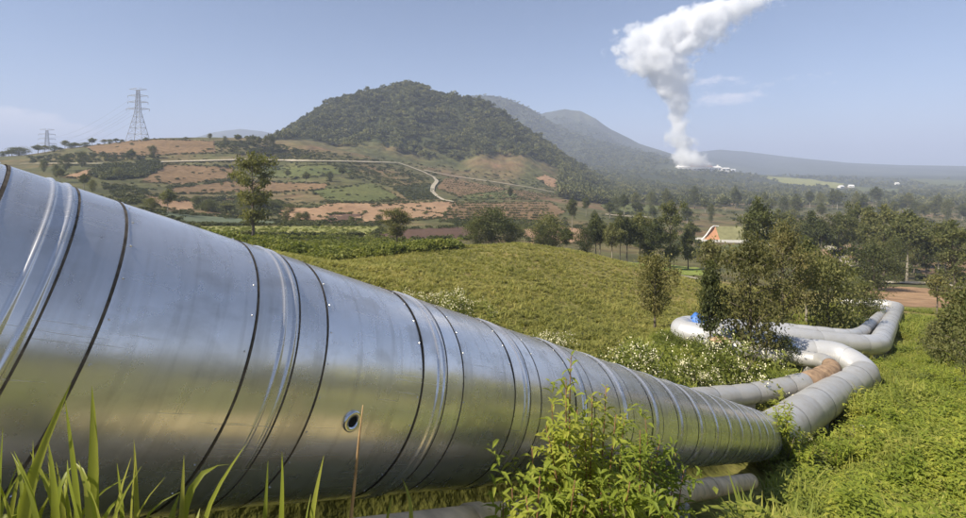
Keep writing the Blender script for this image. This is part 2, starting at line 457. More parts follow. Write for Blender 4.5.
_fu = unit(np.cross(AX, [0, 0, 1.0])); _fw = unit(np.cross(_fu, AX))
M['clad'] = clad_mat('clad', (0.87, 0.845, 0.825), 0.20, 0.30, 0.76, 0.25, (0.40, 0.375, 0.34), axis=(AX0, AX, _fu, _fw), wave=0.15)
M['mastic'] = plain_mat('mastic', (0.11, 0.088, 0.065), 0.75, var=0.45, scale=30)

# ------------------------------------------------------------------ terrain: elevation over (azimuth, log distance)
AH = unit(AX[:2])
_z0 = AX0[2] + AX[2] / np.hypot(AX[0], AX[1]) * (0 - np.dot(AX0[:2], AH))     # axis height at s = 0
_sl = AX[2] / np.hypot(AX[0], AX[1])
S_END = float(np.dot((AX0 + AX * T_END)[:2], AH))
def near_z(x, y):
    s = x * AH[0] + y * AH[1]
    d = x * AH[1] - y * AH[0]                     # to the right of the pipe's line
    body = _z0 + _sl * np.clip(s, -1.5, S_END + 1.5) - R_MAIN / math.cos(math.atan(_sl)) - 0.36
    body = body - 0.15 * np.clip(s - S_END - 1.5, 0, 40) - 0.13 * np.minimum(s + 1.5, 0)
    dp = AX0[0] * AH[1] - AX0[1] * AH[0]          # the pipe's own offset
    bank = 0.55 * (1 - smooth(-0.75, -0.15, d - dp)) * smooth(-6, -2, d - dp) * (1 - smooth(S_END - 3, S_END, s))
    return body + bank - 0.02 * np.clip(d, 0, 20)
print('ground under camera', near_z(0.0, 0.0))

ctl = []     # (theta, ln r, e)
def cz(x, y, z):
    r = math.hypot(x, y); ctl.append((math.atan2(x, y), math.log(r), z / r))
def cp(u, v, Y):
    p = P(u, v, Y); cz(p.x, p.y, p.z)
for k in range(24):
    th = -math.pi + (k + 0.5) / 24 * 2 * math.pi
    for r in (9, 13):
        x, y = r * math.sin(th), r * math.cos(th)
        cz(x, y, float(near_z(np.array(x), np.array(y))))
    if abs(th) > 1.0:
        for r, e in ((60, 0.03), (200, 0.03), (700, 0.01), (3000, -0.008), (16000, -0.003)):
            if th > 0: e = e - 0.03
            ctl.append((th, math.log(r), e))
# pipes' ground
for (u, v, Y, dz) in [(808, 413, 29, -0.95), (858, 372, 39, -1.0), (800, 350, 43, -1.0), (700, 330, 48, -0.6), (880, 347, 52, -1.0), (850, 349, 51, -1.0),
                      (887, 330, 65, -1.0), (893, 312, 90, -1.0), (885, 304, 104, -0.8), (740, 328, 54, -0.9)]:
    p = P(u, v, Y); cz(p.x, p.y, p.z + dz)
for (u, v, Y) in [(655, 329, 56), (600, 352, 38), (520, 318, 48), (450, 296, 52), (380, 275, 60), (300, 262, 60), (150, 240, 60), (0, 225, 60),
                  (640, 300, 85), (560, 275, 90), (480, 265, 90), (400, 262, 85),
                  (330, 262, 95), (450, 246, 125), (520, 244, 130), (580, 253, 128), (640, 268, 124), (700, 287, 115), (770, 305, 100), (830, 322, 80), (930, 380, 40), (960, 470, 19), (940, 345, 62), (960, 330, 75), (1050, 345, 70),
                  (930, 308, 120), (880, 302, 135), (950, 300, 140),
                  (250, 248, 110), (150, 235, 110), (0, 225, 110), (-100, 225, 110),
                  # beyond the crest of the meadow
                  (520, 250, 180), (600, 262, 190), (680, 272, 190), (450, 248, 180), (350, 240, 190), (250, 236, 190), (100, 222, 190), (0, 215, 190), (-100, 210, 190),
                  (760, 278, 190), (850, 284, 190), (940, 287, 190), (1050, 290, 190),
                  (300, 226, 300), (220, 224, 300), (120, 210, 300), (0, 203, 300), (-100, 200, 300), (380, 235, 260), (460, 236, 260), (550, 248, 270), (640, 255, 290), (720, 253, 300), (800, 262, 290), (880, 270, 290), (960, 275, 290), (1060, 275, 290),
                  (300, 213, 420), (180, 206, 420), (60, 190, 420), (-80, 186, 420), (400, 218, 420), (480, 222, 420), (560, 228, 420), (650, 236, 420), (740, 239, 420), (820, 244, 420), (900, 250, 420), (1050, 252, 420),
                  (400, 200, 560), (300, 196, 560), (200, 190, 560), (100, 176, 560), (0, 172, 560), (480, 206, 560), (560, 212, 560), (650, 221, 600), (760, 226, 600), (880, 232, 600), (1050, 234, 600),
                  (380, 175, 780), (280, 168, 780), (180, 160, 720), (120, 160, 700), (40, 163, 700), (-60, 160, 700), (470, 190, 800), (560, 200, 820), (650, 208, 850), (760, 213, 850), (880, 216, 850), (1050, 218, 850),
                  # crest of the left hill
                  (-60, 158, 830), (0, 157, 830), (35, 154, 830), (65, 149, 840), (95, 145, 850), (130, 141.5, 850), (160, 139, 850), (200, 139, 860), (250, 140.5, 880), (300, 143, 900), (360, 155, 950), (430, 169, 1000), (500, 180, 1050), (560, 189, 1050), (620, 198, 1100),
                  (0, 163, 1150), (80, 158, 1150), (160, 152, 1150), (240, 150, 1200), (320, 151, 1150),
                  (0, 167, 1700), (100, 165, 1700), (200, 165, 1900), (300, 165, 2400), (450, 170, 2600), (0, 169, 2600),
                  (700, 203, 1050), (800, 205, 1100), (900, 207, 1100), (1050, 208, 1100),
                  (620, 188, 1600), (700, 192, 1600), (780, 196, 1600), (860, 197, 1600), (960, 197, 1600),
                  (590, 172, 2300), (640, 176, 2400), (690, 174, 2700), (720, 175, 2700), (760, 181, 2600), (830, 186, 2500), (900, 189, 2400), (980, 188, 2400),
                  (560, 166, 2900), (640, 166.5, 3000), (690, 169.5, 3050), (715, 170, 3050), (750, 175, 3050), (800, 179, 3100), (850, 181, 3100), (960, 181, 3100),
                  (560, 171, 4200), (640, 171, 4200), (700, 174, 4200), (780, 175.5, 4200), (870, 176, 4200), (1000, 176, 4200),
                  (0, 170, 5000), (200, 170, 5000), (400, 170, 5000), (600, 170.5, 8000), (700, 171.5, 8000), (800, 172, 8000), (900, 172, 8000), (1050, 172, 8000), (0, 170, 8000), (300, 170, 8000), (480, 169, 16000), (0, 169, 16000), (960, 169.5, 16000)]:
    cp(u, v, Y)
ctl = np.array(ctl)
SC = np.array([1 / 0.16, 1 / 0.55])
cx = ctl[:, :2] * SC
# wrap round the back
_lo = ctl[:, 0] < -2.0; _hi = ctl[:, 0] > 2.0
allc = np.concatenate([ctl, ctl[_lo] + [2 * math.pi, 0, 0], ctl[_hi] - [2 * math.pi, 0, 0]])
cx = allc[:, :2] * SC
def kern(d2): return d2 * np.log(d2 + 1e-9) * 0.5
def d2m(a, b): return ((a[:, None, :] - b[None]) ** 2).sum(-1)
K = kern(d2m(cx, cx)) + np.eye(len(cx)) * 0.02
Pm = np.c_[np.ones(len(cx)), cx]
A = np.block([[K, Pm], [Pm.T, np.zeros((3, 3))]])
sol = np.linalg.solve(A, np.r_[allc[:, 2], np.zeros(3)])
th_f = np.linspace(-0.92, 0.92, 640)
th_b = np.linspace(0.92, 2 * math.pi - 0.92, 84)[1:-1]
TH = np.r_[th_f, th_b]                          # ascending, ends before wrapping back to th_f[0]
LR = np.linspace(math.log(0.9), math.log(17000), 430)
def wrap_th(t):
    t = np.mod(t - th_f[0], 2 * math.pi) + th_f[0]
    return t
gt, gl = np.meshgrid(TH, LR, indexing='ij')
gr = np.exp(gl)
q = np.stack([np.where(gt > math.pi, gt - 2 * math.pi, gt), gl], -1).reshape(-1, 2) * SC
E = np.empty(len(q))
for i in range(0, len(q), 20000):
    qq = q[i:i + 20000]
    E[i:i + 20000] = kern(d2m(qq, cx)) @ sol[:len(cx)] + np.c_[np.ones(len(qq)), qq] @ sol[len(cx):]
E = E.reshape(gt.shape)
GX, GY = gr * np.sin(gt), gr * np.cos(gt)
Z = E * gr
wn_ = smooth(10.5, 16, gr)
Z = near_z(GX, GY) * (1 - wn_) + Z * wn_
# hills: outlines from the photograph, each at its own distance
def hill(Z, pix, R0, front, back, drop=0.0, rough=0.0, seed=1):
    th, e = pol(np.array([p[0] for p in pix]), np.array([p[1] + drop for p in pix]))
    R0 *= KY; front *= KY; back *= KY
    tt = np.where(gt > math.pi, gt - 2 * math.pi, gt)
    es = np.interp(tt, th, e, left=-1, right=-1)
    r0 = R0 * (1 + 0.05 * (vnoise(tt * 9, tt * 0, seed) - 0.5))
    zt = es * r0
    x = np.where(gr < r0, (gr - front) / (r0 - front), (back - gr) / (back - r0))
    x = np.clip(x, 0, 1)
    prof = np.where(gr < r0, x ** 1.15, x * x * (3 - 2 * x))
    edge = smooth(th[0] - 0.001, th[0] + 0.03, tt) * (1 - smooth(th[-1] - 0.03, th[-1] + 0.001, tt))
    gul = rough * (fbm(GX / R0 * 14, GY / R0 * 7, seed) * 1.0) * np.minimum(1, 4 * x * (1 - x)) * np.maximum(zt - Z, 0)
    up = np.maximum(0, zt - Z) * prof * edge + gul * edge
    return Z + np.maximum(up, -5)
MOUNT = [(255, 150), (270, 141), (285, 130), (300, 119), (330, 99), (345, 94), (360, 90), (385, 87.5), (398, 82), (410, 80.5), (420, 83), (440, 92), (460, 95), (480, 97), (495, 105), (510, 115), (540, 137), (570, 158), (600, 177), (625, 190)]
Z = hill(Z, MOUNT, 1600, 1080, 2500, drop=3.5, rough=0.55, seed=3)
Z = hill(Z, [(400, 130), (440, 103), (470, 96), (490, 95), (505, 98), (530, 108), (545, 118), (560, 126), (600, 141), (640, 150), (680, 160), (700, 166)], 4300, 3000, 6500, rough=0.5, seed=5)
Z = hill(Z, [(500, 130), (545, 112), (565, 108), (580, 110), (595, 117), (610, 128), (640, 144), (680, 156), (720, 166)], 6000, 4500, 8000, rough=0.5, seed=7)
Z = hill(Z, [(640, 160), (690, 152), (720, 149), (745, 151), (790, 157), (850, 163), (900, 165), (1000, 166.5)], 9000, 6500, 12500, rough=0.5, seed=9)
Z = hill(Z, [(120, 150), (190, 139), (215, 132), (240, 128), (262, 130), (300, 138), (340, 150)], 9000, 7000, 12000, rough=0.4, seed=12)
# small unevenness growing with distance
Z = Z + fbm(GX / 9, GY / 9, 21) * 0.4 * smooth(16, 40, gr) + fbm(GX / 40, GY / 40, 22) * 2.2 * smooth(120, 300, gr) + fbm(GX / 1.6, GY / 1.6, 23) * 0.10
EG = Z / gr
def H(x, y):
    x = np.asarray(x, float); y = np.asarray(y, float)
    t = wrap_th(np.arctan2(x, y)); r = np.maximum(np.hypot(x, y), 0.9)
    l = np.log(r)
    j = np.clip((l - LR[0]) / (LR[1] - LR[0]), 0, len(LR) - 1.001)
    j0 = j.astype(int); fj = j - j0
    i1 = np.searchsorted(TH, t, side='right'); i0 = i1 - 1
    tb = np.where(i1 >= len(TH), TH[0] + 2 * math.pi, TH[np.minimum(i1, len(TH) - 1)])
    i1 = i1 % len(TH)
    fi = (t - TH[i0]) / (tb - TH[i0])
    # linear in r inside a cell, as the mesh is
    ra, rb = np.exp(LR[j0]), np.exp(LR[j0 + 1]); fj = np.clip((r - ra) / (rb - ra), 0, 1)
    return (Z[i0, j0] * (1 - fj) + Z[i0, j0 + 1] * fj) * (1 - fi) + (Z[i1, j0] * (1 - fj) + Z[i1, j0 + 1] * fj) * fi
def Hs(x, y): return float(H(np.array([x]), np.array([y]))[0])

def hits(u, v, rmin=6.0, rmax=17000):
    """where the sight line through each pixel first meets the ground"""
    u = np.atleast_1d(np.asarray(u, float)); v = np.atleast_1d(np.asarray(v, float))
    th, e = pol(u, v)
    i1 = np.clip(np.searchsorted(th_f, th), 1, len(th_f) - 1); i0 = i1 - 1
    fi = np.clip((th - th_f[i0]) / (th_f[i1] - th_f[i0]), 0, 1)[:, None]
    col = EG[i0] * (1 - fi) + EG[i1] * fi
    ok = (col >= e[:, None]) & (np.exp(LR)[None] >= rmin)
    k = np.argmax(ok, 1); found = ok.any(1)
    k = np.where(found, np.maximum(k, 1), 1)
    ii = np.arange(len(u))
    e0, e1 = col[ii, k - 1], col[ii, k]
    f = np.clip((e - e0) / (e1 - e0 + 1e-12), 0, 1)
    r = np.exp(LR[k - 1]) * (1 - f) + np.exp(LR[k]) * f
    r = np.where(found, r, rmax)
    x, y = r * np.sin(th), r * np.cos(th)
    return np.stack([x, y, H(x, y)], -1), found & (r < rmax)
def hit(u, v, rmin=6.0):
    p, ok = hits([u], [v], rmin)
    return Vector(p[0].tolist())

nt_, nr_ = gt.shape
V = np.stack([GX, GY, Z], -1).reshape(-1, 3)
ii, jj = np.meshgrid(np.arange(nt_), np.arange(nr_ - 1), indexing='ij')
i2 = (ii + 1) % nt_
Fq = np.stack([ii * nr_ + jj, ii * nr_ + jj + 1, i2 * nr_ + jj + 1, i2 * nr_ + jj], -1).reshape(-1, 4)
cen = len(V)
V = np.r_[V, [[0, 0, float(Z[:, 0].mean())]]]
Ft = np.stack([np.arange(nt_) * nr_, ((np.arange(nt_) + 1) % nt_) * nr_, np.full(nt_, cen)], -1)
rc = np.exp(LR[jj]).ravel(); tc_ = TH[ii].ravel(); tc_ = np.where(tc_ > math.pi, tc_ - 2 * math.pi, tc_)
uc = W0 / 2 + F * np.tan(np.clip(tc_, -1.2, 1.2))
mi = np.zeros(len(Fq), int)
rc = rc * np.cos(np.clip(tc_, -0.95, 0.95)) / KY
mi[(rc > 20) & (rc < 150)] = 1
mi[(rc > 20) & (rc < 72) & (uc > 640 + 60 * (vnoise(rc / 9, uc / 60, 3) - 0.5))] = 0
mi[rc >= 150] = 2
_w = vnoise(GX[:, :-1].ravel() / 60, GY[:, :-1].ravel() / 60, 31) - 0.5
mth, me_ = pol(np.array([250, 330, 400, 480, 560, 640]), np.array([146, 152, 167, 177, 188, 200]))
foot = np.interp(tc_, mth, np.array([1080, 1120, 1160, 1200, 1250, 1350]))
mi[(rc > foot + 60 * _w) & (tc_ > mth[0]) & (uc < 690) & (rc < 2700)] = 3
mi[(rc > 1300) & (uc >= 570) & (rc < 3200) & (_w > -0.25)] = 3
mi[(rc >= 2700)] = 4
faces = Fq.tolist() + Ft.tolist()
me = mesh_of('ground', V, faces, [M['grass_ground'], M['meadow_ground'], M['farm_ground'], M['forest_floor'], M['far_ground']], True, np.r_[mi, np.zeros(len(Ft), int)])
tag(obj('ground', me), kind='structure')

# ------------------------------------------------------------------ draped fields and roads
def drape(name, poly, mat, lift=0.004, step=2.2, wig=0.6, kind='structure', rmin=34.0):
    """a field: the outline is turned into ground points, filled with a grid that follows the ground"""
    pu = np.array([p[0] for p in poly], float); pv = np.array([p[1] for p in poly], float)
    cols = np.arange(pu.min(), pu.max() + step, step); cols[-1] = pu.max()
    tops = []; bots = []
    for c in cols:
        ys = []
        for k in range(len(poly)):
            u0, v0 = poly[k]; u1, v1 = poly[(k + 1) % len(poly)]
            if (u0 - c) * (u1 - c) <= 0 and abs(u1 - u0) > 1e-9:
                ys.append(v0 + (v1 - v0) * (c - u0) / (u1 - u0))
            elif abs(u0 - c) < 1e-6: ys.append(v0)
        tops.append(min(ys)); bots.append(max(ys))
    tops = np.array(tops) + wig * (vnoise(cols / 5, cols * 0, len(poly)) - 0.5) * 2
    bots = np.array(bots) + wig * (vnoise(cols / 5, cols * 0 + 9, len(poly)) - 0.5) * 2
    bots = np.maximum(bots, tops + 0.05)
    n = int(max(3, np.ceil((bots - tops).max() / 1.6)))
    g = np.linspace(0, 1, n + 1)
    vv = tops[:, None] * (1 - g) + bots[:, None] * g
    uu = np.broadcast_to(cols[:, None], vv.shape)
    p, ok = hits(uu.ravel(), vv.ravel(), rmin, 9000)
    dist = np.hypot(p[:, 0], p[:, 1])
    p[:, 2] += np.clip(lift * dist * 0.1, 0.02, 0.6)
    m = n + 1
    Fs = []
    okm = ok.reshape(len(cols), m); dm = dist.reshape(len(cols), m)
    for i in range(len(cols) - 1):
        for j in range(n):
            qd = dm[i:i + 2, j:j + 2]
            if okm[i:i + 2, j:j + 2].all() and qd.max() < qd.min() * 1.5:
                Fs.append([i * m + j, i * m + j + 1, (i + 1) * m + j + 1, (i + 1) * m + j])
    o = obj(name, mesh_of(name, p, Fs, [mat], True))
    tag(o, kind=kind)
    return o

fields = [
    ('field', [(85, 147), (124, 141.6), (155, 139.6), (215, 141.5), (216, 153), (103, 157)], 'brown_soil'),
    ('field', [(140, 182), (166, 165), (233, 167), (235, 178), (181, 185)], 'brown_soil'),
    ('field', [(62, 177), (91, 169), (103, 169), (85, 179.5)], 'orange_soil'),
    ('field', [(147, 195), (171, 200), (204, 204), (197, 209), (178, 212), (153, 205)], 'orange_soil'),
    ('field', [(168, 189), (233, 181), (233, 194), (176, 194)], 'brown_soil'),
    ('field', [(222, 180), (262, 182), (330, 184), (322, 190), (270, 193), (222, 192)], 'brown_soil'),
    ('field', [(250, 168), (330, 165), (360, 172), (300, 178), (250, 177)], 'green_crop'),
    ('field', [(274, 207), (317, 208), (331, 203), (393, 204), (458, 201), (444, 218), (382, 223), (320, 224.5), (282, 219)], 'orange_soil'),
    ('field', [(320, 223.4), (333, 214), (363, 214), (360, 222.6)], 'dark_soil'),
    ('field', [(312, 191), (339, 188), (371, 183), (404, 200), (350, 203), (328, 201)], 'green_crop'),
    ('field', [(374, 234), (409, 229), (475, 227), (475, 239), (382, 242)], 'dark_soil'),
    ('field', [(195, 226), (382, 226), (378, 236), (195, 238)], 'pale_crop'),
    ('field', [(150, 210), (181, 214), (248, 219), (314, 224.8), (190, 225.2)], 'blue_crop'),
    ('field', [(437, 188), (445, 178), (477, 184), (558, 196), (534, 200), (461, 198)], 'brown_soil'),
    ('field', [(462, 196), (509, 190), (520, 197.6), (466, 200.5)], 'green_crop'),
    ('field', [(453, 203), (550, 202), (566, 212), (550, 221), (440, 221)], 'brown_soil'),
    ('field', [(392, 187), (430, 184), (438, 199), (408, 200)], 'forest_floor'),
    ('bare_bank', [(536, 178), (545, 175), (566, 183), (570, 188), (548, 186)], 'orange_soil'),
    ('field', [(600, 205), (618, 203), (662, 206), (655, 214), (612, 214)], 'green_crop'),
    ('field', [(520, 230), (560, 226), (604, 232), (600, 244), (530, 243)], 'orange_soil'),
    ('field', [(751, 173.5), (790, 177), (844, 184), (835, 189), (782, 183)], 'pale_crop'),
    ('field', [(853, 187), (898, 189), (898, 195), (860, 194)], 'green_crop'),
    ('field', [(905, 178.5), (966, 181), (966, 188), (930, 186)], 'green_crop'),
    ('field', [(722, 244.5), (770, 244.5), (765, 262), (716, 258)], 'green_crop'),
    ('field', [(622, 262), (660, 264), (700, 268), (712, 276), (660, 275)], 'lawn'),
    ('field', [(850, 288), (905, 287), (966, 291), (990, 304), (930, 308), (866, 303)], 'orange_soil'),
    ('field', [(905, 256), (940, 252), (966, 256), (966, 280), (925, 276)], 'brown_soil'),
    ('field', [(820, 250), (850, 244), (870, 250), (860, 262), (825, 262)], 'orange_soil'),
    ('field', [(838, 270), (866, 266), (880, 279), (845, 281)], 'green_crop'),
]
for k, (nm, poly, mt) in enumerate(fields):
    drape(nm, poly, M[mt], lift=0.004 + 0.0006 * (k % 5))

def road(pix, wpx, name='road', mat='road', rmin=34.0):
    pix = np.array(pix, float)
    L_ = np.r_[0, np.cumsum(np.hypot(*np.diff(pix, axis=0).T))]
    s = np.arange(0, L_[-1] + 1.5, 1.5)
    u = np.interp(s, L_, pix[:, 0]); v = np.interp(s, L_, pix[:, 1])
    p, ok = hits(u, v, rmin)
    t = np.gradient(p[:, :2], axis=0); t /= np.linalg.norm(t, axis=1)[:, None] + 1e-9
    nrm = np.stack([-t[:, 1], t[:, 0]], -1)
    dist = np.hypot(p[:, 0], p[:, 1])
    hw = wpx * (0.85 + 0.3 * vnoise(s / 6, s * 0, 4))[:, None] * 0.5
    a = p[:, :2] + nrm * hw; b = p[:, :2] - nrm * hw
    lift = np.clip(dist * 0.0022, 0.05, 1.8)
    V = np.r_[np.c_[a, H(a[:, 0], a[:, 1]) + lift], np.c_[b, H(b[:, 0], b[:, 1]) + lift]]
    n = len(s)
    Fs = [[i, i + 1, n + i + 1, n + i] for i in range(n - 1) if dist[i:i + 2].max() < dist[i:i + 2].min() * 1.25]
    tag(obj(name, mesh_of(name, V, Fs, [M[mat]], True)), kind='structure')

road([(20, 164.8), (60, 164.5), (103, 164.6), (135, 164)], 2.4)
road([(160, 162.8), (205, 161.5), (250, 160.3), (300, 161.5), (345, 162), (398, 163.5)], 3.2)
road([(398, 163.5), (411, 168), (424, 173), (434, 178), (437, 182), (433, 187), (432, 192), (437, 197), (443, 200.5), (453, 202.5)], 3.2, 'dirt_road')
road([(424, 171), (453, 177), (493, 182.5), (534, 189), (566, 195.5), (599, 200), (620, 201.5)], 4.2)
road([(587, 193), (620, 194.5), (653, 198)], 5.0)
road([(604, 215), (625, 217), (649, 218)], 4.5)
road([(829, 247), (838, 256), (849, 264), (864, 270)], 5.0)
road([(872, 283), (900, 283.5), (931, 284)], 4.5)
road([(931, 283.6), (948, 286), (972, 291)], 3.5)
road([(685, 277.5), (702, 280)], 3.0)

# ------------------------------------------------------------------ foliage building blocks
def leaf_quads(cen, size, r, droop=0.0, aspect=0.5):
    """small folded leaf faces at given centres"""
    n = len(cen)
    d = r.normal(size=(n, 3)); d[:, 2] -= droop; d /= np.linalg.norm(d, axis=1)[:, None]
    w = r.normal(size=(n, 3)); w -= d * (w * d).sum(1)[:, None]; w /= np.linalg.norm(w, axis=1)[:, None]
    s = size * r.uniform(0.6, 1.3, n)[:, None]
    a = cen - d * s * 0.5; b = cen + d * s * 0.5
    l = cen + w * s * 0.5 * aspect; q_ = cen - w * s * 0.5 * aspect
    V = np.stack([a, l, b, q_], 1).reshape(-1, 3)
    Fs = np.arange(n * 4).reshape(-1, 4)
    return V, Fs

def grow_tree(seed, h, crown_lo, width, n_limb, n_leaf, leaf, style='euc', clump=0.10, lean=0.03):
    """-> (trunk arrays, crown arrays); a tapered trunk with limbs, leaf clumps on the outer limbs"""
    r = np.random.default_rng(seed)
    tb = MB()
    m = 9
    zz = np.linspace(0, h * 0.97, m)
    off = np.cumsum(r.normal(0, lean * h / m, (m, 2)), 0)
    off -= off[0]
    tr = np.c_[off, zz]
    rad = 0.018 * h * (1 - 0.93 * np.linspace(0, 1, m)) + 0.002 * h
    rad[0] *= 1.35
    tb.tube(tr, rad, 7)
    cl = []
    for k in range(n_limb):
        f = (k + r.uniform(0.1, 0.9)) / n_limb
        z0 = h * (crown_lo + (0.95 - crown_lo) * f) - 0.06 * h
        base = np.array([np.interp(z0, zz, tr[:, 0]), np.interp(z0, zz, tr[:, 1]), z0])
        az = k * 2.399 + r.uniform(-0.5, 0.5)
        if style == 'euc': env = math.sin(math.pi * min(1, (0.12 + 0.88 * f)) ** 0.9) ** 0.7 + 0.08
        elif style == 'cone': env = (1 - f) ** 0.8 + 0.12
        elif style == 'tier':
            tier = [0.10, 0.40, 0.66, 0.90][min(3, int(f * 4))]
            f = tier + r.uniform(-0.05, 0.05)
            z0 = h * (crown_lo + (0.95 - crown_lo) * f) - 0.06 * h
            base = np.array([np.interp(z0, zz, tr[:, 0]), np.interp(z0, zz, tr[:, 1]), z0])
            env = {0.10: 0.55, 0.40: 0.75, 0.66: 1.1, 0.90: 0.8}[tier]
        elif style == 'top': env = 0.35 + 0.75 * math.sin(math.pi * f ** 0.7)
        else: env = math.sqrt(max(0.03, 1 - (2 * f - 1) ** 2))
        ln = 0.5 * width * env * r.uniform(0.65, 1.2)
        up = r.uniform(0.15, 0.7) * ln + (0.1 * h * (1 - f) if style != 'cone' else 0)
        end = base + np.array([math.cos(az) * ln, math.sin(az) * ln, up])
        mid = (base + end) / 2 + np.array([0, 0, 0.12 * ln]) + r.normal(0, 0.04 * ln, 3)
        pts = np.array([base, mid, end])
        tb.tube(pts, [0.007 * h * (1.15 - 0.6 * f), 0.0045 * h, 0.0015 * h], 5)
        for t in r.uniform(0.35, 1.08, 3):
            p = base * (1 - t) ** 2 + 2 * mid * t * (1 - t) + end * t * t
            cl.append((p, clump * width * r.uniform(0.7, 1.3)))
    for t in (0.9, 0.96, 1.0):
        p = np.array([np.interp(h * t, zz, tr[:, 0]), np.interp(h * t, zz, tr[:, 1]), h * t])
        cl.append((p, clump * width * 0.8))
    per = max(4, n_leaf // len(cl))
    cen = np.concatenate([p + r.normal(size=(per, 3)) * s * np.array([1, 1, 0.75]) for p, s in cl])
    V, Fs = leaf_quads(cen, leaf, r, droop=0.4)
    return (np.concatenate(tb.V), tb.F), (V, Fs)

tree_kinds = {}
def tree_kind(key, bark, leafm, variants, **kw):
    out = []
    for k in range(variants):
        (tv, tf), (cv, cf) = grow_tree(seed=sum(map(ord, key)) * 13 + k * 101, **kw)
        out.append((mesh_of('trunk', tv, tf, [M[bark]], True), mesh_of('crown', cv, cf, [M[leafm]])))
    tree_kinds[key] = out
tree_kind('young', 'bark', 'young_leaf', 4, h=1.0, crown_lo=0.24, width=0.62, n_limb=26, n_leaf=7000, leaf=0.036, style='round', clump=0.085)
tree_kind('rusty', 'bark', 'rust_leaf', 3, h=1.0, crown_lo=0.12, width=0.62, n_limb=28, n_leaf=6600, leaf=0.032, style='euc', clump=0.085)
tree_kind('slim', 'bark', 'euc_leaf', 4, h=1.0, crown_lo=0.25, width=0.34, n_limb=22, n_leaf=3600, leaf=0.044, style='euc', clump=0.13)
tree_kind('euc', 'pale_bark', 'euc_leaf', 6, h=1.0, crown_lo=0.44, width=0.50, n_limb=24, n_leaf=4800, leaf=0.044, style='euc', clump=0.095)
tree_kind('bushy', 'bark', 'euc_leaf', 4, h=1.0, crown_lo=0.08, width=0.95, n_limb=26, n_leaf=5200, leaf=0.048, style='round', clump=0.10)
tree_kind('tier', 'bark', 'euc_leaf', 4, h=1.0, crown_lo=0.16, width=0.55, n_limb=22, n_leaf=5200, leaf=0.036, style='tier', clump=0.07)
tree_kind('cone', 'bark', 'euc_leaf', 2, h=1.0, crown_lo=0.05, width=0.62, n_limb=36, n_leaf=5600, leaf=0.042, style='cone', clump=0.09)
tree_kind('twig', 'bark', 'young_leaf', 2, h=1.0, crown_lo=0.45, width=0.6, n_limb=12, n_leaf=1800, leaf=0.055, style='top', clump=0.10)

tcount = {}
def tree(name, key, loc, height, width, label, group, rz=None, cat='tree'):
    """one tree: an empty at its foot with its trunk and crown"""
    k = tcount.get(key, 0); tcount[key] = k + 1
    tm, cm = tree_kinds[key][k % len(tree_kinds[key])]
    wk = {'young': 0.68, 'rusty': 0.66, 'slim': 0.42, 'euc': 0.55, 'bushy': 1.0, 'tier': 0.6, 'cone': 0.66, 'twig': 0.68}[key]
    root = empty(name, (loc[0], loc[1], loc[2] - 0.012 * height), rz if rz is not None else random.uniform(0, 6.28))
    sx = width / (wk * height)
    root.scale = (height * sx, height * sx, height)
    a = obj('trunk', tm, root); b = obj('crown', cm, root)
    tag(root, label, cat, group)
    return root

def tree_px(key, u, vb, vt, wpx, label, group=None, Y=None, name='tree', rmin=20.0, cat='tree'):
    p = hit(u, vb, rmin) if Y is None else P(u, vb, Y)
    if Y is not None: p.z = Hs(p.x, p.y)
    top = ray(u, vt) * p.y
    height = max(1.0, float(top[2]) - p.z)
    width = wpx / F * p.y * 1.0
    return tree(name, key, p, height, width, label, group, cat=cat)

# ------------------------------------------------------------------ pipes
def frame_of(ax):
    ax = np.asarray(ax, float); up = np.array([0, 0, 1.0])
    u_ = unit(np.cross(ax, up)); w_ = unit(np.cross(u_, ax))
    return u_, w_
def sleeve(t0, t1, r, mat, name, parent, n=96, bead=(), lip=0.004, dent=0.002, seed=0):
    """one cylinder sheet of cladding round the straight axis, from t0 to t1; beads = ribs rolled into the sheet"""
    u_, w_ = frame_of(AX)
    ts = [t0]; rs = [r]
    for bt, bw, bh in bead:
        for k in (-1.5, 1.5):
            ts.append(bt + k * bw); rs.append(r)
        for k in np.linspace(-1, 1, 7):
            ts.append(bt + k * bw); rs.append(r + bh * math.cos(k * math.pi / 2) ** 0.8 if abs(k) < 1 else r)
    m = max(2, int((t1 - t0) / 0.16))
    for k in np.linspace(t0, t1, m + 1)[1:-1]:
        if all(abs(k - b[0]) > b[1] * 2.0 for b in bead): ts.append(k); rs.append(r)
    ts += [t1]; rs += [r]
    od = np.argsort(ts); ts = np.array(ts)[od]; rs = np.array(rs)[od]
    ang = np.arange(n) / n * 2 * math.pi
    V = []
    for t, rr in zip(ts, rs):
        wob = dent * (vnoise(ang * 3.2 + seed * 7, np.full(n, t * 2.5), seed) - 0.5) * 2
        c = AX0 + AX * t
        V.append(c + (rr + wob)[:, None] * (np.cos(ang)[:, None] * u_ + np.sin(ang)[:, None] * w_))
    m = len(ts)
    V = np.concatenate(V)
    i, j = np.meshgrid(np.arange(m - 1), np.arange(n), indexing='ij')
    Fs = np.stack([i * n + j, i * n + (j + 1) % n, (i + 1) * n + (j + 1) % n, (i + 1) * n + j], -1).reshape(-1, 4)
    o = obj(name, mesh_of(name, V - root_loc, Fs[:, ::-1], [mat], True), parent)
    return o

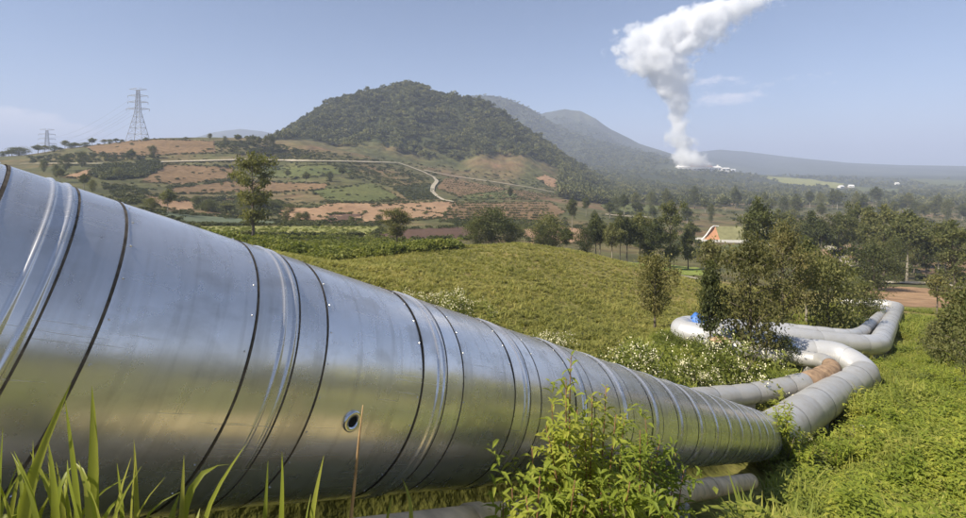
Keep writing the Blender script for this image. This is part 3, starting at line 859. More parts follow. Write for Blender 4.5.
root_loc = AX0 + AX * 2.0
main_pipe = empty('steam_pipe', root_loc.tolist())
tag(main_pipe, 'huge shiny aluminium-clad pipe sloping across the foreground from the left edge', 'pipe')
ribs = [-3.56, -2.58, -1.6, -0.62, 0.36, 1.27, 2.32]
while ribs[-1] < T_END - 1.3: ribs.append(ribs[-1] + 0.965)
prev = -4.3
gap = 0.006
core = MB()
_ts = np.linspace(-4.4, T_END + 0.1, 30)
core.tube([AX0 + AX * t - root_loc for t in _ts], R_MAIN - 0.012, 64, cap=True)
core.build('inner_shell', M['seam'], main_pipe, True)
for k, rb in enumerate(ribs):
    far = rb > 9
    a, b = rb - 0.16, rb + 0.21
    sleeve(prev + gap, a - gap, R_MAIN - (0.000 if k % 2 else 0.0015), M['clad'], 'cladding_sheet', main_pipe, seed=k)
    sleeve(a + gap * 0.6, b - gap * 0.6, R_MAIN + 0.001, M['clad'], 'joint_cover', main_pipe, n=96, bead=[(rb - 0.027, 0.010, 0.007), (rb + 0.027, 0.010, 0.007)], lip=0.008, dent=0.0008, seed=k + 50)
    for t_, w_b in ((a, 0.0052), (b, 0.0048), (rb + 0.052, 0.0036)):
        sleeve(t_ - w_b, t_ + w_b, R_MAIN + 0.003, M['mastic'], 'sealing_strip', main_pipe, n=96, dent=0.0012, seed=k + 7)
    prev = b
sleeve(prev + gap, T_END + 0.1, R_MAIN, M['clad'], 'cladding_sheet', main_pipe, seed=99)
# screw heads along the sheet edges
screws = MB(); u_, w_ = frame_of(AX)
for rb in ribs:
    if rb > 8: continue
    for t_ in (rb - 0.16 - 0.022, rb + 0.21 + 0.022):
        for q_ in range(26):
            a_ = q_ / 26 * 2 * math.pi + rb
            n_ = math.cos(a_) * u_ + math.sin(a_) * w_; tn = unit(np.cross(n_, AX))
            c_ = AX0 + AX * t_ + n_ * (R_MAIN + 0.0005) - root_loc
            ring6 = [c_ + 0.0048 * (math.cos(h_) * tn + math.sin(h_) * AX) for h_ in np.arange(6) * math.pi / 3]
            screws.add(ring6 + [p_ * 1.0 - c_ * 0 + n_ * 0.003 for p_ in [c_ + 0.0034 * (math.cos(h_) * tn + math.sin(h_) * AX) for h_ in np.arange(6) * math.pi / 3]],
                       [[i_, (i_ + 1) % 6, 6 + (i_ + 1) % 6, 6 + i_] for i_ in range(6)] + [[6, 7, 8, 9, 10, 11]])
screws.build('screw_heads', M['clad'], main_pipe)['kind'] = 'stuff'
# the drain port on the flank
def pipe_point(u, v):
    d = unit(ray(u, v)); dp = d - AX * np.dot(d, AX); c = AX0 - AX * np.dot(AX0, AX)
    A_ = np.dot(dp, dp); B_ = -2 * np.dot(dp, c); C_ = np.dot(c, c) - R_MAIN ** 2
    disc = B_ * B_ - 4 * A_ * C_
    if disc < 0: return None
    return d * ((-B_ - math.sqrt(disc)) / (2 * A_))
pp = pipe_point(352, 421)
axp = AX0 + AX * np.dot(pp - AX0, AX); nrm = unit(pp - axp)
port = MB(); u_, w_ = unit(np.cross(nrm, AX)), AX
def ring(c, r0, r1, h0, h1, n=28):
    V = []; ang = np.arange(n) / n * 2 * math.pi
    for rr, hh in ((r0, -0.01), (r0, h1), (r0 - 0.004, h1 + 0.003), (r1, h1), (r1, h0)):
        V.append(c + nrm * hh + rr * (np.cos(ang)[:, None] * u_ + np.sin(ang)[:, None] * w_))
    Fs = []
    for i in range(4):
        for j in range(n): Fs.append([i * n + j, i * n + (j + 1) % n, (i + 1) * n + (j + 1) % n, (i + 1) * n + j])
    return np.concatenate(V), Fs
c0 = pp - root_loc
Vr, Fr = ring(c0, 0.048, 0.026, 0.002, 0.010)
flange = MB().add(Vr, Fr).build('drain_port', M['clad_rib'], main_pipe, True)
ang = np.arange(24) / 24 * 2 * math.pi
MB().add(c0 + nrm * 0.0045 + 0.027 * (np.cos(ang)[:, None] * u_ + np.sin(ang)[:, None] * w_), [list(range(24))]).build('bore', M['hole'], flange)
# concrete saddles under the pipe
for t in (-2.2, 8.0):
    c = AX0 + AX * t
    g = Hs(c[0], c[1])
    zb = c[2] - R_MAIN / abs(math.cos(math.asin(-AX[2])))
    MB().box((c[0] - root_loc[0], c[1] - root_loc[1], (zb + 0.10 + g - 0.3) / 2 - root_loc[2]), (0.75, 0.28, zb + 0.10 - g + 0.3), math.atan2(AX[1], AX[0]) - math.pi / 2).build('support', M['concrete'], main_pipe)

def smooth_path(pts, bend=2.0, per=7):
    """straight runs with rounded elbows"""
    pts = [np.asarray(p, float) for p in pts]
    bends = bend if isinstance(bend, (list, tuple)) else [bend] * (len(pts) - 2)
    out = [pts[0]]
    for i in range(1, len(pts) - 1):
        a, b, c = pts[i - 1], pts[i], pts[i + 1]
        d = min(bends[i - 1], 0.48 * np.linalg.norm(b - a), 0.48 * np.linalg.norm(c - b))
        p0 = b + unit(a - b) * d; p1 = b + unit(c - b) * d
        for t in np.linspace(0, 1, per):
            out.append(p0 * (1 - t) ** 2 + 2 * b * t * (1 - t) + p1 * t * t)
    out.append(pts[-1])
    return np.array(out)

def resample(path, step):
    L_ = np.r_[0, np.cumsum(np.linalg.norm(np.diff(path, axis=0), axis=1))]
    n = max(2, int(L_[-1] / step))
    s = np.linspace(0, L_[-1], n + 1)
    return np.stack([np.interp(s, L_, path[:, k]) for k in range(3)], -1)

def clad_pipe(name, path, r, label, seg, mats, white=(), rust=(), rust_at=None, supports=3.2, n=28):
    """a run of pipe in lapped cladding sections; each section is a part"""
    path = resample(path, 0.30)
    base = path[0].copy()
    root = empty(name, base.tolist())
    tag(root, label, 'pipe')
    per = int(round(seg / 0.30)); k = 0; i = 0
    while i < len(path) - 1:
        j = min(len(path) - 1, i + per)
        if len(path) - 1 - j < per * 0.4: j = len(path) - 1
        a = path[max(0, i - 1):min(len(path), j + 2)] - base
        pts = path[i:j + 1] - base
        rr = r + (0.006 if k % 2 else -0.004)
        V, Fs = tube_arrays(a, np.full(len(a), rr), n)
        lo = 1 if i > 0 else 0
        V = V.reshape(len(a), n, 3)[lo:lo + len(pts)].copy()
        # the lap edges turn in a little
        for e in (0, -1):
            cc = pts[e]; V[e] = cc + (V[e] - cc) * (1 - 0.025 / r)
        m = len(pts)
        mid = (i + j) // 2
        mt = mats[k % len(mats)]
        for (a0, a1) in white:
            if a0 <= mid / len(path) <= a1: mt = 'clad_white'
        for (a0, a1) in rust:
            if a0 <= mid / len(path) <= a1: mt = 'rust'
        um = W0 / 2 + F * path[mid][0] / path[mid][1]
        if rust_at and rust_at[0] <= um <= rust_at[1] and rust_at[2] <= path[mid][1] <= rust_at[3]: mt = 'rust'
        V = V.reshape(-1, 3)
        Fs = [[p * n + q_, p * n + (q_ + 1) % n, (p + 1) * n + (q_ + 1) % n, (p + 1) * n + q_] for p in range(m - 1) for q_ in range(n)]
        if i == 0: Fs.append(list(range(n)))
        if j == len(path) - 1: Fs.append(list(range((m - 1) * n, m * n)))
        obj('cladding_section', mesh_of('cladding_section', V, Fs, [M[mt]], True), root)
        i = j; k += 1
    # dark joints just under the laps, and low concrete supports
    s = 0
    st = int(supports / 0.30)
    for q_ in range(st // 2, len(path), st):
        p = path[q_]; g = Hs(p[0], p[1])
        top = p[2] - r * 0.93
        if top - g > 0.03:
            MB().box((p[0] - base[0], p[1] - base[1], (top + 0.1 + g - 0.2) / 2 - base[2]), (r * 1.1, 0.3, top + 0.1 - g + 0.2), random.uniform(-.1, .1)).build('support', M['concrete'], root)
    return root, path

endc = AX0 + AX * (T_END + 0.05)
def pv(u, v, Y): return np.array(P(u, v, Y))
pathA = smooth_path([endc - AX * 0.3, endc + AX * 2.6, pv(800, 416, 28.0), pv(836, 392, 34.0), pv(868, 373, 39.4), pv(842, 354, 42.2), pv(800, 350, 42.8), pv(678, 331.5, 46.5), pv(686, 325, 50.5), pv(800, 338, 51), pv(878, 347, 51.5), pv(886, 331, 65), pv(898, 307, 100), pv(878, 303.5, 103), pv(840, 302, 108)],
                    [1.8, 2.5, 2.5, 2.6, 1.5, 1.5, 1.9, 1.9, 2, 2.6, 3, 2.4, 1.5])
loopA, pA = clad_pipe('steam_pipe', pathA, 0.6, 'large weathered grey pipe that bends in a wide loop behind the weeds', 1.5, ['clad_old'], white=[(0.19, 0.62)], rust_at=(690, 706, 27.0, 30.0))
pathB = smooth_path([pv(560, 405, 19), pv(690, 400, 27.5), pv(762, 393, 31), pv(812, 380, 34.2), pv(836, 369.5, 36.6), pv(822, 360, 39.6), pv(790, 357, 40.6), pv(706, 342, 43.5), pv(700, 322, 54.2), pv(800, 330, 54.2), pv(850, 335.5, 54.5), pv(862, 332, 60), pv(887, 309, 93), pv(872, 305, 97)],
                    [2, 2, 1.6, 1.5, 1.2, 1.2, 1.4, 1.4, 1.4, 2.0, 2, 1.6])
loopB, pB = clad_pipe('steam_pipe', pathB, 0.36, 'thinner grey pipe with a rusty elbow inside the larger pipe loop', 1.2, ['clad_old'], white=[(0.33, 0.62)], rust=[(0.205, 0.245)])

# thin old pipe lying in front of the main pipe
def on_ground(u, v, lift, rmin=4):
    """ground point whose raised copy is seen at the pixel"""
    for Y in np.arange(3.5, 40, 0.05):
        p = P(u, v, Y)
        if p.z - lift <= Hs(p.x, p.y): return np.array([p.x, p.y, p.z])
    return np.array(P(u, v, 12))
q1 = on_ground(751, 481, 0.45)
th_dir = np.array([AH[0], AH[1], 0]);
q0 = on_ground(520, 520, 0.48)
dirq = unit(q1 - q0)
r_ = 6.6 / F * q1[1]
print('thin pipe', q0, q1, r_)
base = q0
tp = empty('old_pipe', base.tolist())
tag(tp, 'thin tan pipe lying on the ground under the big pipe, ending in the weeds', 'pipe')
full = np.array([q0 - dirq * 3.0, q1])
Lq = np.linalg.norm(full[1] - full[0]); nseg = 4
for k in range(nseg):
    a = full[0] + (full[1] - full[0]) * k / nseg; b = full[0] + (full[1] - full[0]) * (k + 1) / nseg
    mb = MB()
    pts = np.linspace(a, b, 8) - base
    mb.tube(pts, r_, 20, cap=(k in (0, nseg - 1)))
    mb.build('pipe_length', M['old_pipe'], tp, True)
    if k < nseg - 1:
        MB().tube([b - base - dirq * 0.06, b - base - dirq * 0.05, b - base + dirq * 0.05, b - base + dirq * 0.06], [r_ * 1.0, r_ * 1.1, r_ * 1.1, r_ * 1.0], 20).build('coupling', M['old_pipe'], tp, True)
MB().tube([q1 - base - dirq * 0.02, q1 - base + dirq * 0.004], r_ * 0.78, 18).build('bore', M['hole'], tp)
for f in (0.25, 0.6):
    p = full[0] + (full[1] - full[0]) * f
    g = Hs(p[0], p[1])
    if p[2] - r_ - g > 0.01:
        MB().box((p[0] - base[0], p[1] - base[1], (p[2] - r_ * 0.8 + g - 0.2) / 2 - base[2]), (0.25, 0.2, p[2] - r_ * 0.8 - g + 0.2), 0.4).build('support', M['concrete'], tp)

def post_px(u0, v0, u1, v1, lift, r, mat, name, label, cat):
    a = on_ground(u0, v0, lift); d = P(u1, v1, 1.0)
    b = ray(u1, v1) * a[1] * 1.03
    mb = MB(); ts = np.linspace(0, 1, 5)
    mb.tube([(b - a) * t for t in ts], r * (1 + 0.06 * np.sin(ts * 9)), 9)
    o = mb.build(name, M[mat], None, True, a.tolist()); tag(o, label, cat)
post_px(860, 419, 868, 404, 0.05, 0.07, 'old_pipe', 'wooden_stake', 'short leaning tan stake in the weeds beside the pipe bend', 'stake')
post_px(873, 425, 876, 415, 0.05, 0.06, 'old_pipe', 'wooden_stake', 'stubby upright stake right of the leaning one in the weeds', 'stake')

# tarps and rags left over the pipe loop's far elbow
def tarp(name, c, sx, sy, h, mat, label, seed):
    r = np.random.default_rng(seed); n = 12
    V = []
    for i in range(n + 1):
        for j in range(n + 1):
            a, b = i / n * 2 - 1, j / n * 2 - 1
            d = math.hypot(a, b)
            z = h * max(0.0, 1 - d ** 1.6) + 0.22 * h * (vnoise(np.array(i * 0.9 + seed), np.array(j * 0.9), seed) - 0.5)
            V.append((a * sx * (1 + 0.15 * math.sin(j + seed)), b * sy * (1 + 0.12 * math.cos(i * 1.3)), float(z)))
    Fs = [[i * (n + 1) + j, (i + 1) * (n + 1) + j, (i + 1) * (n + 1) + j + 1, i * (n + 1) + j + 1] for i in range(n) for j in range(n)]
    o = obj(name, mesh_of(name, V, Fs, [M[mat]], True), None, c)
    sd = o.modifiers.new('thickness', 'SOLIDIFY'); sd.thickness = 0.03
    tag(o, label, 'tarp')
def over(u, v, Y): return P(u, v, Y)
tarp('tarp', over(697, 321, 49.3), 0.52, 0.5, 0.5, 'tarp', 'bright blue tarp bundled behind the far left pipe elbow', 3)
tarp('tarp', over(762, 339, 42.3), 0.55, 0.4, 0.22, 'pale_tarp', 'pale blue sheet draped over the pipe loop behind the trees', 5)
tarp('tarp', over(785, 344, 42.4), 0.5, 0.4, 0.22, 'pale_tarp', 'pale blue sheet on the pipe beside the dark bush', 8)
tarp('tarp', over(720, 340, 42.2), 0.5, 0.35, 0.25, 'rust', 'orange rusty cover sheet low on the left pipe elbow', 9)

# ------------------------------------------------------------------ buildings
def building(name, loc, rz, L_, Wd, wall_h, roof_h, mats, label, windows=0, parent=None):
    """gabled building: ridge along local x"""
    root = parent or empty(name, loc, rz)
    wm, rm = mats
    h, w = L_ / 2, Wd / 2
    if True:
        MB().add([(-h, -w, -1), (h, -w, -1), (h, w, -1), (-h, w, -1), (-h, -w, wall_h), (h, -w, wall_h), (h, w, wall_h), (-h, w, wall_h), (-h, 0, wall_h + roof_h), (h, 0, wall_h + roof_h)],
                 [[0, 1, 5, 4], [1, 2, 6, 9, 5], [2, 3, 7, 6], [3, 0, 4, 8, 7]]).build('wall', M[wm], root)
        o = 0.5; t = 0.25
        for s in (-1, 1):
            e0 = (s * (w + o), wall_h - o * roof_h / w)
            V = []
            for x in (-h - o, h + o):
                V += [(x, e0[0], e0[1]), (x, 0, wall_h + roof_h), (x, 0, wall_h + roof_h + t), (x, e0[0], e0[1] + t)]
            MB().add(V, [[0, 1, 2, 3], [4, 7, 6, 5], [0, 4, 5, 1], [1, 5, 6, 2], [2, 6, 7, 3], [3, 7, 4, 0]]).build('roof', M[rm], root)
        for k in range(windows):
            x = -h + (k + 0.5) * L_ / windows
            MB().box((x, -w - 0.03, wall_h * 0.55), (L_ / windows * 0.4, 0.12, wall_h * 0.4)).build('window', M['glass'], root)
    if label: tag(root, label, 'building')
    return root

# olive-roofed shed with a brick gable in the valley
p = hit(735, 243, 34)
hs = p.y / F
shed = empty('long_shed', (p.x, p.y, p.z), math.radians(-7))
tag(shed, 'long olive-roofed shed with a white eave and an orange brick gable end', 'building')
L2 = 33 * hs; ev = 2.2 * hs; rg = 15.0 * hs
MB().add([(-L2, 0, -2), (L2, 0, -2), (L2, 9, -2), (-L2, 9, -2), (-L2, 0, ev), (L2, 0, ev), (L2, 9, ev), (-L2, 9, ev)], [[0, 1, 5, 4], [1, 2, 6, 5], [2, 3, 7, 6], [3, 0, 4, 7]]).build('wall', M['white_wall'], shed)
MB().add([(-L2 + 18 * hs, 6, rg), (L2, 6, rg), (L2, -0.3, ev), (-L2 + 19 * hs, -0.3, ev), (-L2 + 18 * hs, 6, rg - .2), (L2, 6, rg - .2), (L2, -0.3, ev - .2), (-L2 + 19 * hs, -0.3, ev - .2)], [[0, 3, 2, 1], [4, 5, 6, 7], [0, 4, 7, 3], [2, 6, 5, 1], [3, 7, 6, 2], [0, 1, 5, 4]]).build('roof', M['olive_roof'], shed)
MB().add([(-L2 + 18.5 * hs, 5.5, rg), (-L2 + 18.8 * hs, 0.1, ev), (-L2 + 3 * hs, 0.1, ev), (-L2 + 14 * hs, 3.5, rg * 0.93)], [[0, 1, 2, 3]]).build('gable_wall', M['brick_wall'], shed)
pts = np.array([(-L2 + 1 * hs, 0, ev + .1), (-L2 + 7 * hs, 1.5, rg * 0.5), (-L2 + 13 * hs, 3.5, rg * 0.93), (-L2 + 17 * hs, 5.5, rg * 1.02), (-L2 + 22 * hs, 6, rg * 1.0)])
MB().tube(pts, 0.65 * hs, 6).build('roof_edge', M['white_wall'], shed)
MB().box((-4 * hs, -0.5, ev - 0.2), (2 * L2 - 8 * hs, 0.35, 2.6 * hs)).build('eave', M['white_wall'], shed)

# power plant under the plume
p = P(697, 167.5, 2960); g = Hs(p.x, p.y); sz = 2960 * KY / F
plant = empty('power_plant', (p.x, p.y, g), math.radians(4))
tag(plant, 'white power plant with red roofs at the foot of the steam plume', 'building')
for (x, y, w, d, h, rh, rm) in [(-12, 0, 18, 30, 4.2, 1.2, 'white_wall'), (3, -6, 20, 26, 4.6, 2.0, 'red_roof'), (17, -4, 12, 22, 3.8, 1.4, 'white_wall'), (27, -10, 8, 16, 2.4, 1.0, 'white_wall')]:
    hh = h * sz * 0.75
    hw = w * sz / 2
    MB().box((x * sz, y, hh / 2 - 3), (w * sz, d, hh + 6)).build('hall', M['white_wall'], plant)
    V = [(x * sz - hw - 1, y - d / 2 - 1, hh), (x * sz + hw + 1, y - d / 2 - 1, hh), (x * sz + hw + 1, y + d / 2 + 1, hh), (x * sz - hw - 1, y + d / 2 + 1, hh), (x * sz - hw - 1, y, hh + rh * sz), (x * sz + hw + 1, y, hh + rh * sz)]
    MB().add(V, [[0, 1, 5, 4], [2, 3, 4, 5], [0, 4, 3], [1, 2, 5], [3, 2, 1, 0]]).build('roof', M[rm], plant)
    for k in range(int(w / 4)):
        MB().box((x * sz - hw + (k + 0.5) * hw * 2 / int(w / 4), y - d / 2 - 0.2, hh * 0.45), (6, 1.0, hh * 0.4)).build('window', M['glass'], plant)
for x in (-18, -6, 10, 23):
    MB().tube([(x * sz, 8, -3), (x * sz, 8, 7.0 * sz * 0.8)], [4.5, 3.6], 12).build('vent_stack', M['white_wall'], plant)

def house(u, v, wpx, label, wm='white_wall', rm='white_wall', rz=0.2, rmin=100):
    p = hit(u, v, rmin); s = p.y / F
    return building('house', p, rz, wpx * s * 0.75, wpx * s * 0.45, 1.5 * s, 1.1 * s, (wm, rm), label, 3)
house(841, 188, 7, 'white roofed building at the end of the pale green valley field', rz=0.3)
house(851, 187.4, 6, 'small pale building right of the white-roofed one in the far valley', rz=-0.2)
house(733, 171.5, 6, 'small pale building just right of the power plant', rz=0.1)
house(897, 185, 5, 'tiny pale building in the far valley woods at right', rz=0.1)

# ------------------------------------------------------------------ pylons and lines
def pylon(u, vb, vt, Y, label, rz):
    p = P(u, vb, Y); g = Hs(p.x, p.y)
    hgt = float(ray(u, vt)[2] * Y * KY) - g
    root = empty('pylon', (p.x, p.y, g), rz)
    tag(root, label, 'pylon', 'lattice pylons on the left hill')
    bw = 0.14 * hgt; ww = 0.040 * hgt; hw = 0.54 * hgt; tw = 0.018 * hgt
    t = max(0.14, 0.0046 * hgt)
    def half(z): return np.interp(z, [0, hw, hgt * 0.97], [bw, ww, tw])
    for sx in (-1, 1):
        for sy in (-1, 1):
            MB().tube([(sx * half(z), sy * half(z), z) for z in (-1.5, 0, hw, hgt * 0.97)], t, 5).build('leg', M['steel'], root)
    zs = [0, 0.13, 0.25, 0.36, 0.46, 0.55, 0.62, 0.69, 0.76, 0.83, 0.90, 0.97]
    for side in range(4):
        mb = MB(); cs, sn = math.cos(side * math.pi / 2), math.sin(side * math.pi / 2)
        for a, b in zip(zs[:-1], zs[1:]):
            za, zb = a * hgt, b * hgt; ha, hb = half(za), half(zb)
            for s in (-1, 1):
                q0_ = np.array([s * ha, -ha, za]); q1_ = np.array([-s * hb, -hb, zb])
                rot = lambda q_: (q_[0] * cs - q_[1] * sn, q_[0] * sn + q_[1] * cs, q_[2])
                mb.tube([rot(q0_), rot(q1_)], t * 0.42, 4)
            mb.tube([rot(np.array([-hb, -hb, zb])), rot(np.array([hb, -hb, zb]))], t * 0.55, 4)
        mb.build('lattice', M['steel'], root)
    for z, ln in ((0.60, 0.20), (0.73, 0.175), (0.85, 0.175), (0.972, 0.155)):
        mb = MB(); zz = z * hgt; hh = half(zz)
        for s in (-1, 1):
            for sy in (-1, 1):
                mb.tube([(s * hh, sy * hh, zz), (s * ln * hgt, 0, zz + 0.012 * hgt)], t * 0.8, 4)
                mb.tube([(s * hh, sy * hh, zz + 0.035 * hgt), (s * ln * hgt, 0, zz + 0.012 * hgt)], t * 0.6, 4)
        arm = mb.build('crossarm', M['steel'], root)
        if z < 0.9:
            for s in (-1, 1):
                MB().tube([(s * ln * hgt, 0, zz + 0.01 * hgt), (s * ln * hgt, 0, zz - 0.03 * hgt)], t * 0.9, 5).build('insulator', M['steel'], arm)
    return root, hgt
py1, h1 = pylon(138, 139.6, 88.5, 855, 'large lattice pylon on the crest of the left hill', 0.15)
py2, h2 = pylon(47, 152.5, 129, 1780, 'smaller distant lattice pylon left of the large one', 0.4)
py3, h3 = pylon(23.5, 156, 146, 3600, 'tiny faraway pylon near the left edge', 0.4)
for k, (z, s) in enumerate([(0.56, -1), (0.69, -1), (0.82, -1), (0.56, 1), (0.69, 1), (0.82, 1)]):
    a = py1.matrix_basis @ Vector((s * 0.14 * h1, 0, z * h1 - 0.03 * h1)); b = py2.matrix_basis @ Vector((s * 0.14 * h2, 0, z * h2 - 0.03 * h2))
    ts = np.linspace(0, 1, 24)
    pts = np.array([np.array(a) * (1 - t) + np.array(b) * t - np.array([0, 0, 14 * 4 * t * (1 - t)]) for t in ts])
    o = MB().tube(pts - pts[0], 0.07, 4).build('power_line', M['wire'], None, False, pts[0].tolist())
    tag(o, '%s cable on the %s side strung between the two left pylons' % (['lowest', 'middle', 'upper'][k % 3], 'left' if s < 0 else 'right'), 'cable', 'cables between the pylons')

# ------------------------------------------------------------------ the ground beside the pipe: a dry trodden strip where the photographer stands
def strip(name, s0, s1, d0, d1, mat, n=60):
    V = []; Fs = []; m = 5
    ts = np.linspace(s0, s1, n)
    for i, s in enumerate(ts):
        for j in range(m):
            f = j / (m - 1)
            d = d0 + (d1 - d0) * f + 0.18 * (vnoise(np.array(s * 0.9), np.array(j * 3.0), 8) - 0.5) * (j in (0, m - 1)) * 2
            x = AH[0] * s + AH[1] * d; y = AH[1] * s - AH[0] * d
            V.append((x, y, Hs(x, y) + 0.02))
    for i in range(n - 1):
        for j in range(m - 1): Fs.append([i * m + j, (i + 1) * m + j, (i + 1) * m + j + 1, i * m + j + 1])
    tag(obj(name, mesh_of(name, V, Fs, [M[mat]], True)), kind='structure')
_dp = float(AX0[0] * AH[1] - AX0[1] * AH[0])          # the pipe's own offset
print('pipe offset', _dp)
strip('dirt_path', -9, 7, _dp + 1.15, _dp + 2.3, 'dry_track')

# ------------------------------------------------------------------ trees
G_near = 'trees round the pipe loop'
tree_px('young', 655, 330, 255, 44, 'small round-crowned young tree alone on the meadow left of the pipe loop', G_near, name='young_tree')
tree_px('slim', 710, 347, 262, 26, 'slender young tree just left of the tall rusty-leaved tree at the pipe loop', G_near, Y=42.5, name='young_tree')
tree_px('twig', 711, 300, 240, 34, 'bare-stemmed young tree with a wide top behind the slender one', G_near, name='young_tree')
tree_px('rusty', 750, 352, 236, 66, 'bushy brownish-olive tree rising in front of the pipe loop, largest there', G_near, Y=42.0, name='gum_tree')
tree_px('rusty', 783, 330, 224, 50, 'brown-tinged tree right behind the largest tree at the pipe loop', G_near, Y=62, name='gum_tree')
tree_px('euc', 757, 285, 200, 30, 'tall narrow gum tree rising above the brownish tree at the pipe loop', G_near, name='gum_tree')
tree_px('bushy', 828, 332, 256, 58, 'dense dark rounded tree above the bend of the pipe loop', G_near, Y=64, name='gum_tree')
tree_px('euc', 806, 326, 240, 36, 'dark tree left of the dense rounded one above the pipe loop', G_near, Y=74, name='gum_tree')
tree_px('bushy', 862, 324, 282, 38, 'low dark rounded tree beside the far end of the pipes', G_near, Y=84, name='gum_tree')
tree_px('bushy', 784, 360, 338, 28, 'dark grey-green bush leaning over the pale pipes', G_near, Y=40.6, name='bush', cat='bush')
tree_px('bushy', 874, 291, 246, 42, 'rounded dark tree standing beside the white valley road', G_near, name='gum_tree')
tree_px('twig', 937, 316, 275, 28, 'small leaning tree on the orange bare field at right', G_near, name='young_tree')
tree_px('cone', 962, 372, 284, 52, 'dark bushy tree cut by the right edge of the picture', G_near, name='gum_tree')
tree_px('cone', 938, 356, 320, 30, 'small dark bush left of the tree at the right edge', G_near, name='bush', cat='bush')
tree_px('bushy', 992, 420, 300, 60, 'dark leafy tree just past the right edge', G_near, name='gum_tree')
tree_px('tier', 253, 236, 154, 46, 'tall lone tree with tiered open crown standing behind the hedge', 'trees behind the meadow', name='gum_tree', Y=165)
tree_px('young', 397, 243, 209, 32, 'small leaning tree beside the dark ploughed field', 'trees behind the meadow', name='gum_tree', Y=185)
row = [(476, 246, 220, 26, 'bushy'), (492, 246, 211, 44, 'bushy'), (512, 246, 224, 26, 'bushy'), (550, 254, 216, 34, 'bushy'), (543, 255, 226, 24, 'bushy'), (566, 252, 228, 16, 'euc'), (585, 262, 230, 20, 'bushy'), (572, 230, 198, 10, 'euc'), (600, 266, 222, 22, 'euc'), (612, 268, 224, 18, 'euc'), (627, 270, 218, 24, 'euc'), (640, 268, 213, 22, 'euc'), (655, 262, 220, 20, 'euc'), (670, 272, 202, 28, 'tier'), (688, 275, 230, 13, 'slim'), (648, 274, 232, 16, 'slim'), (596, 252, 214, 18, 'euc'), (620, 250, 214, 14, 'euc')]
for k, (u, vb, vt, w, key) in enumerate(sorted(row)):
    Y = None if vb < 245 else 200 + 4 * (k % 5)
    tree_px(key, u, vb, vt, w, '%s from the left of the trees along the far edge of the meadow' % ordinal(k), 'trees along the far edge of the meadow', Y=Y, name='gum_tree')
row = [(690, 252, 222, 14, 'euc'), (777, 254, 210, 24, 'euc'), (790, 262, 216, 20, 'euc'), (812, 266, 212, 22, 'slim'), (822, 268, 220, 20, 'euc'), (838, 268, 214, 28, 'euc'), (848, 262, 216, 22, 'euc'), (858, 270, 204, 26, 'euc'), (868, 266, 222, 20, 'euc'), (884, 278, 206, 36, 'euc'), (898, 272, 218, 28, 'euc'), (907, 282, 211, 34, 'euc'), (918, 268, 220, 18, 'slim'), (930, 262, 228, 22, 'euc'), (945, 276, 222, 26, 'euc'), (955, 294, 222, 38, 'euc'), (972, 284, 226, 34, 'euc'), (872, 274, 214, 24, 'euc'), (914, 276, 216, 22, 'tier'), (938, 284, 226, 24, 'euc'), (801, 258, 218, 18, 'euc'), (926, 280, 232, 14, 'slim'), (895, 284, 240, 18, 'bushy')]
for k, (u, vb, vt, w, key) in enumerate(sorted(row)):
    if key == 'euc' and k % 5 in (1, 3): key = 'tier'
    tree_px(key, u, vb, vt, w, '%s from the left of the tall dark trees in the right-hand valley belt' % ordinal(k), 'tall trees of the right-hand valley belt', name='gum_tree')
# smaller, hazier trees in the valley beyond
row = []
for k in range(46):
    u = 585 + (k + rng.uniform(0, 1)) * 8.4
    vb = rng.uniform(208, 226); row.append((u, vb, vb - rng.uniform(14, 24), rng.uniform(7, 12), ['euc', 'slim', 'euc', 'bushy'][k % 4]))
for k, (u, vb, vt, w, key) in enumerate(sorted(row)):
    tree_px(key, u, vb, vt, w, '%s from the left of the hazy trees on the valley floor behind the meadow' % ordinal(k), 'hazy trees on the valley floor', name='valley_tree')
# trees on the left skyline
row = [(3, 159, 152, 8), (9, 159, 151, 7), (19, 160, 148, 16), (12, 160, 150, 9), (38, 158, 145.5, 8), (45, 155, 146, 7), (54, 154, 146, 7), (60, 155, 148, 6), (65, 152, 141, 7), (71, 151, 144, 8), (75, 151, 143, 7), (80, 150, 145, 6), (85, 149, 143, 7), (92, 147.5, 138.5, 6), (104, 145.5, 140, 6), (110, 144.5, 140, 5), (116, 144, 139, 5), (122, 143, 140, 4), (146, 141.5, 138, 4), (186, 141, 137.5, 4), (210, 141.5, 134, 5), (225, 142, 137, 4), (238, 142, 135, 6), (248, 142.5, 137, 5), (253, 142.5, 136, 5), (259, 143, 137, 5), (266, 143, 136, 6), (272, 144, 137, 6)]
for k, (u, vb, vt, w) in enumerate(sorted(row)):
    tree_px(['bushy', 'euc', 'twig'][k % 3], u, vb, vt - 0.5, w * 1.15, '%s from the left of the small trees on the left hill skyline' % ordinal(k), 'small trees on the left hill skyline', Y=845 if u > 60 else 815, name='hill_tree')
row = [(168, 214, 190, 13), (151, 211, 198, 14), (60, 182, 168, 8), (56, 178, 165, 7), (84, 190, 174, 9), (92, 192, 180, 8), (44, 172, 160, 7), (66, 171, 155, 11), (82, 167, 152, 10), (131, 160, 150, 9), (153, 158, 146, 8), (270, 210, 199, 16), (290, 213, 204, 12), (244, 215, 196, 16), (262, 214, 200, 14), (306, 222, 212, 9), (298, 222, 213, 8), (286, 222, 211, 7), (228, 213, 203, 14), (208, 212, 200, 14), (510, 203, 187, 5), (236, 182, 172, 12), (352, 225, 217, 7), (379, 226, 215, 9), (342, 178, 168, 7), (330, 182, 172, 8), (306, 184, 172, 9), (288, 180, 170, 7), (196, 205, 196, 10), (118, 178, 168, 9)]
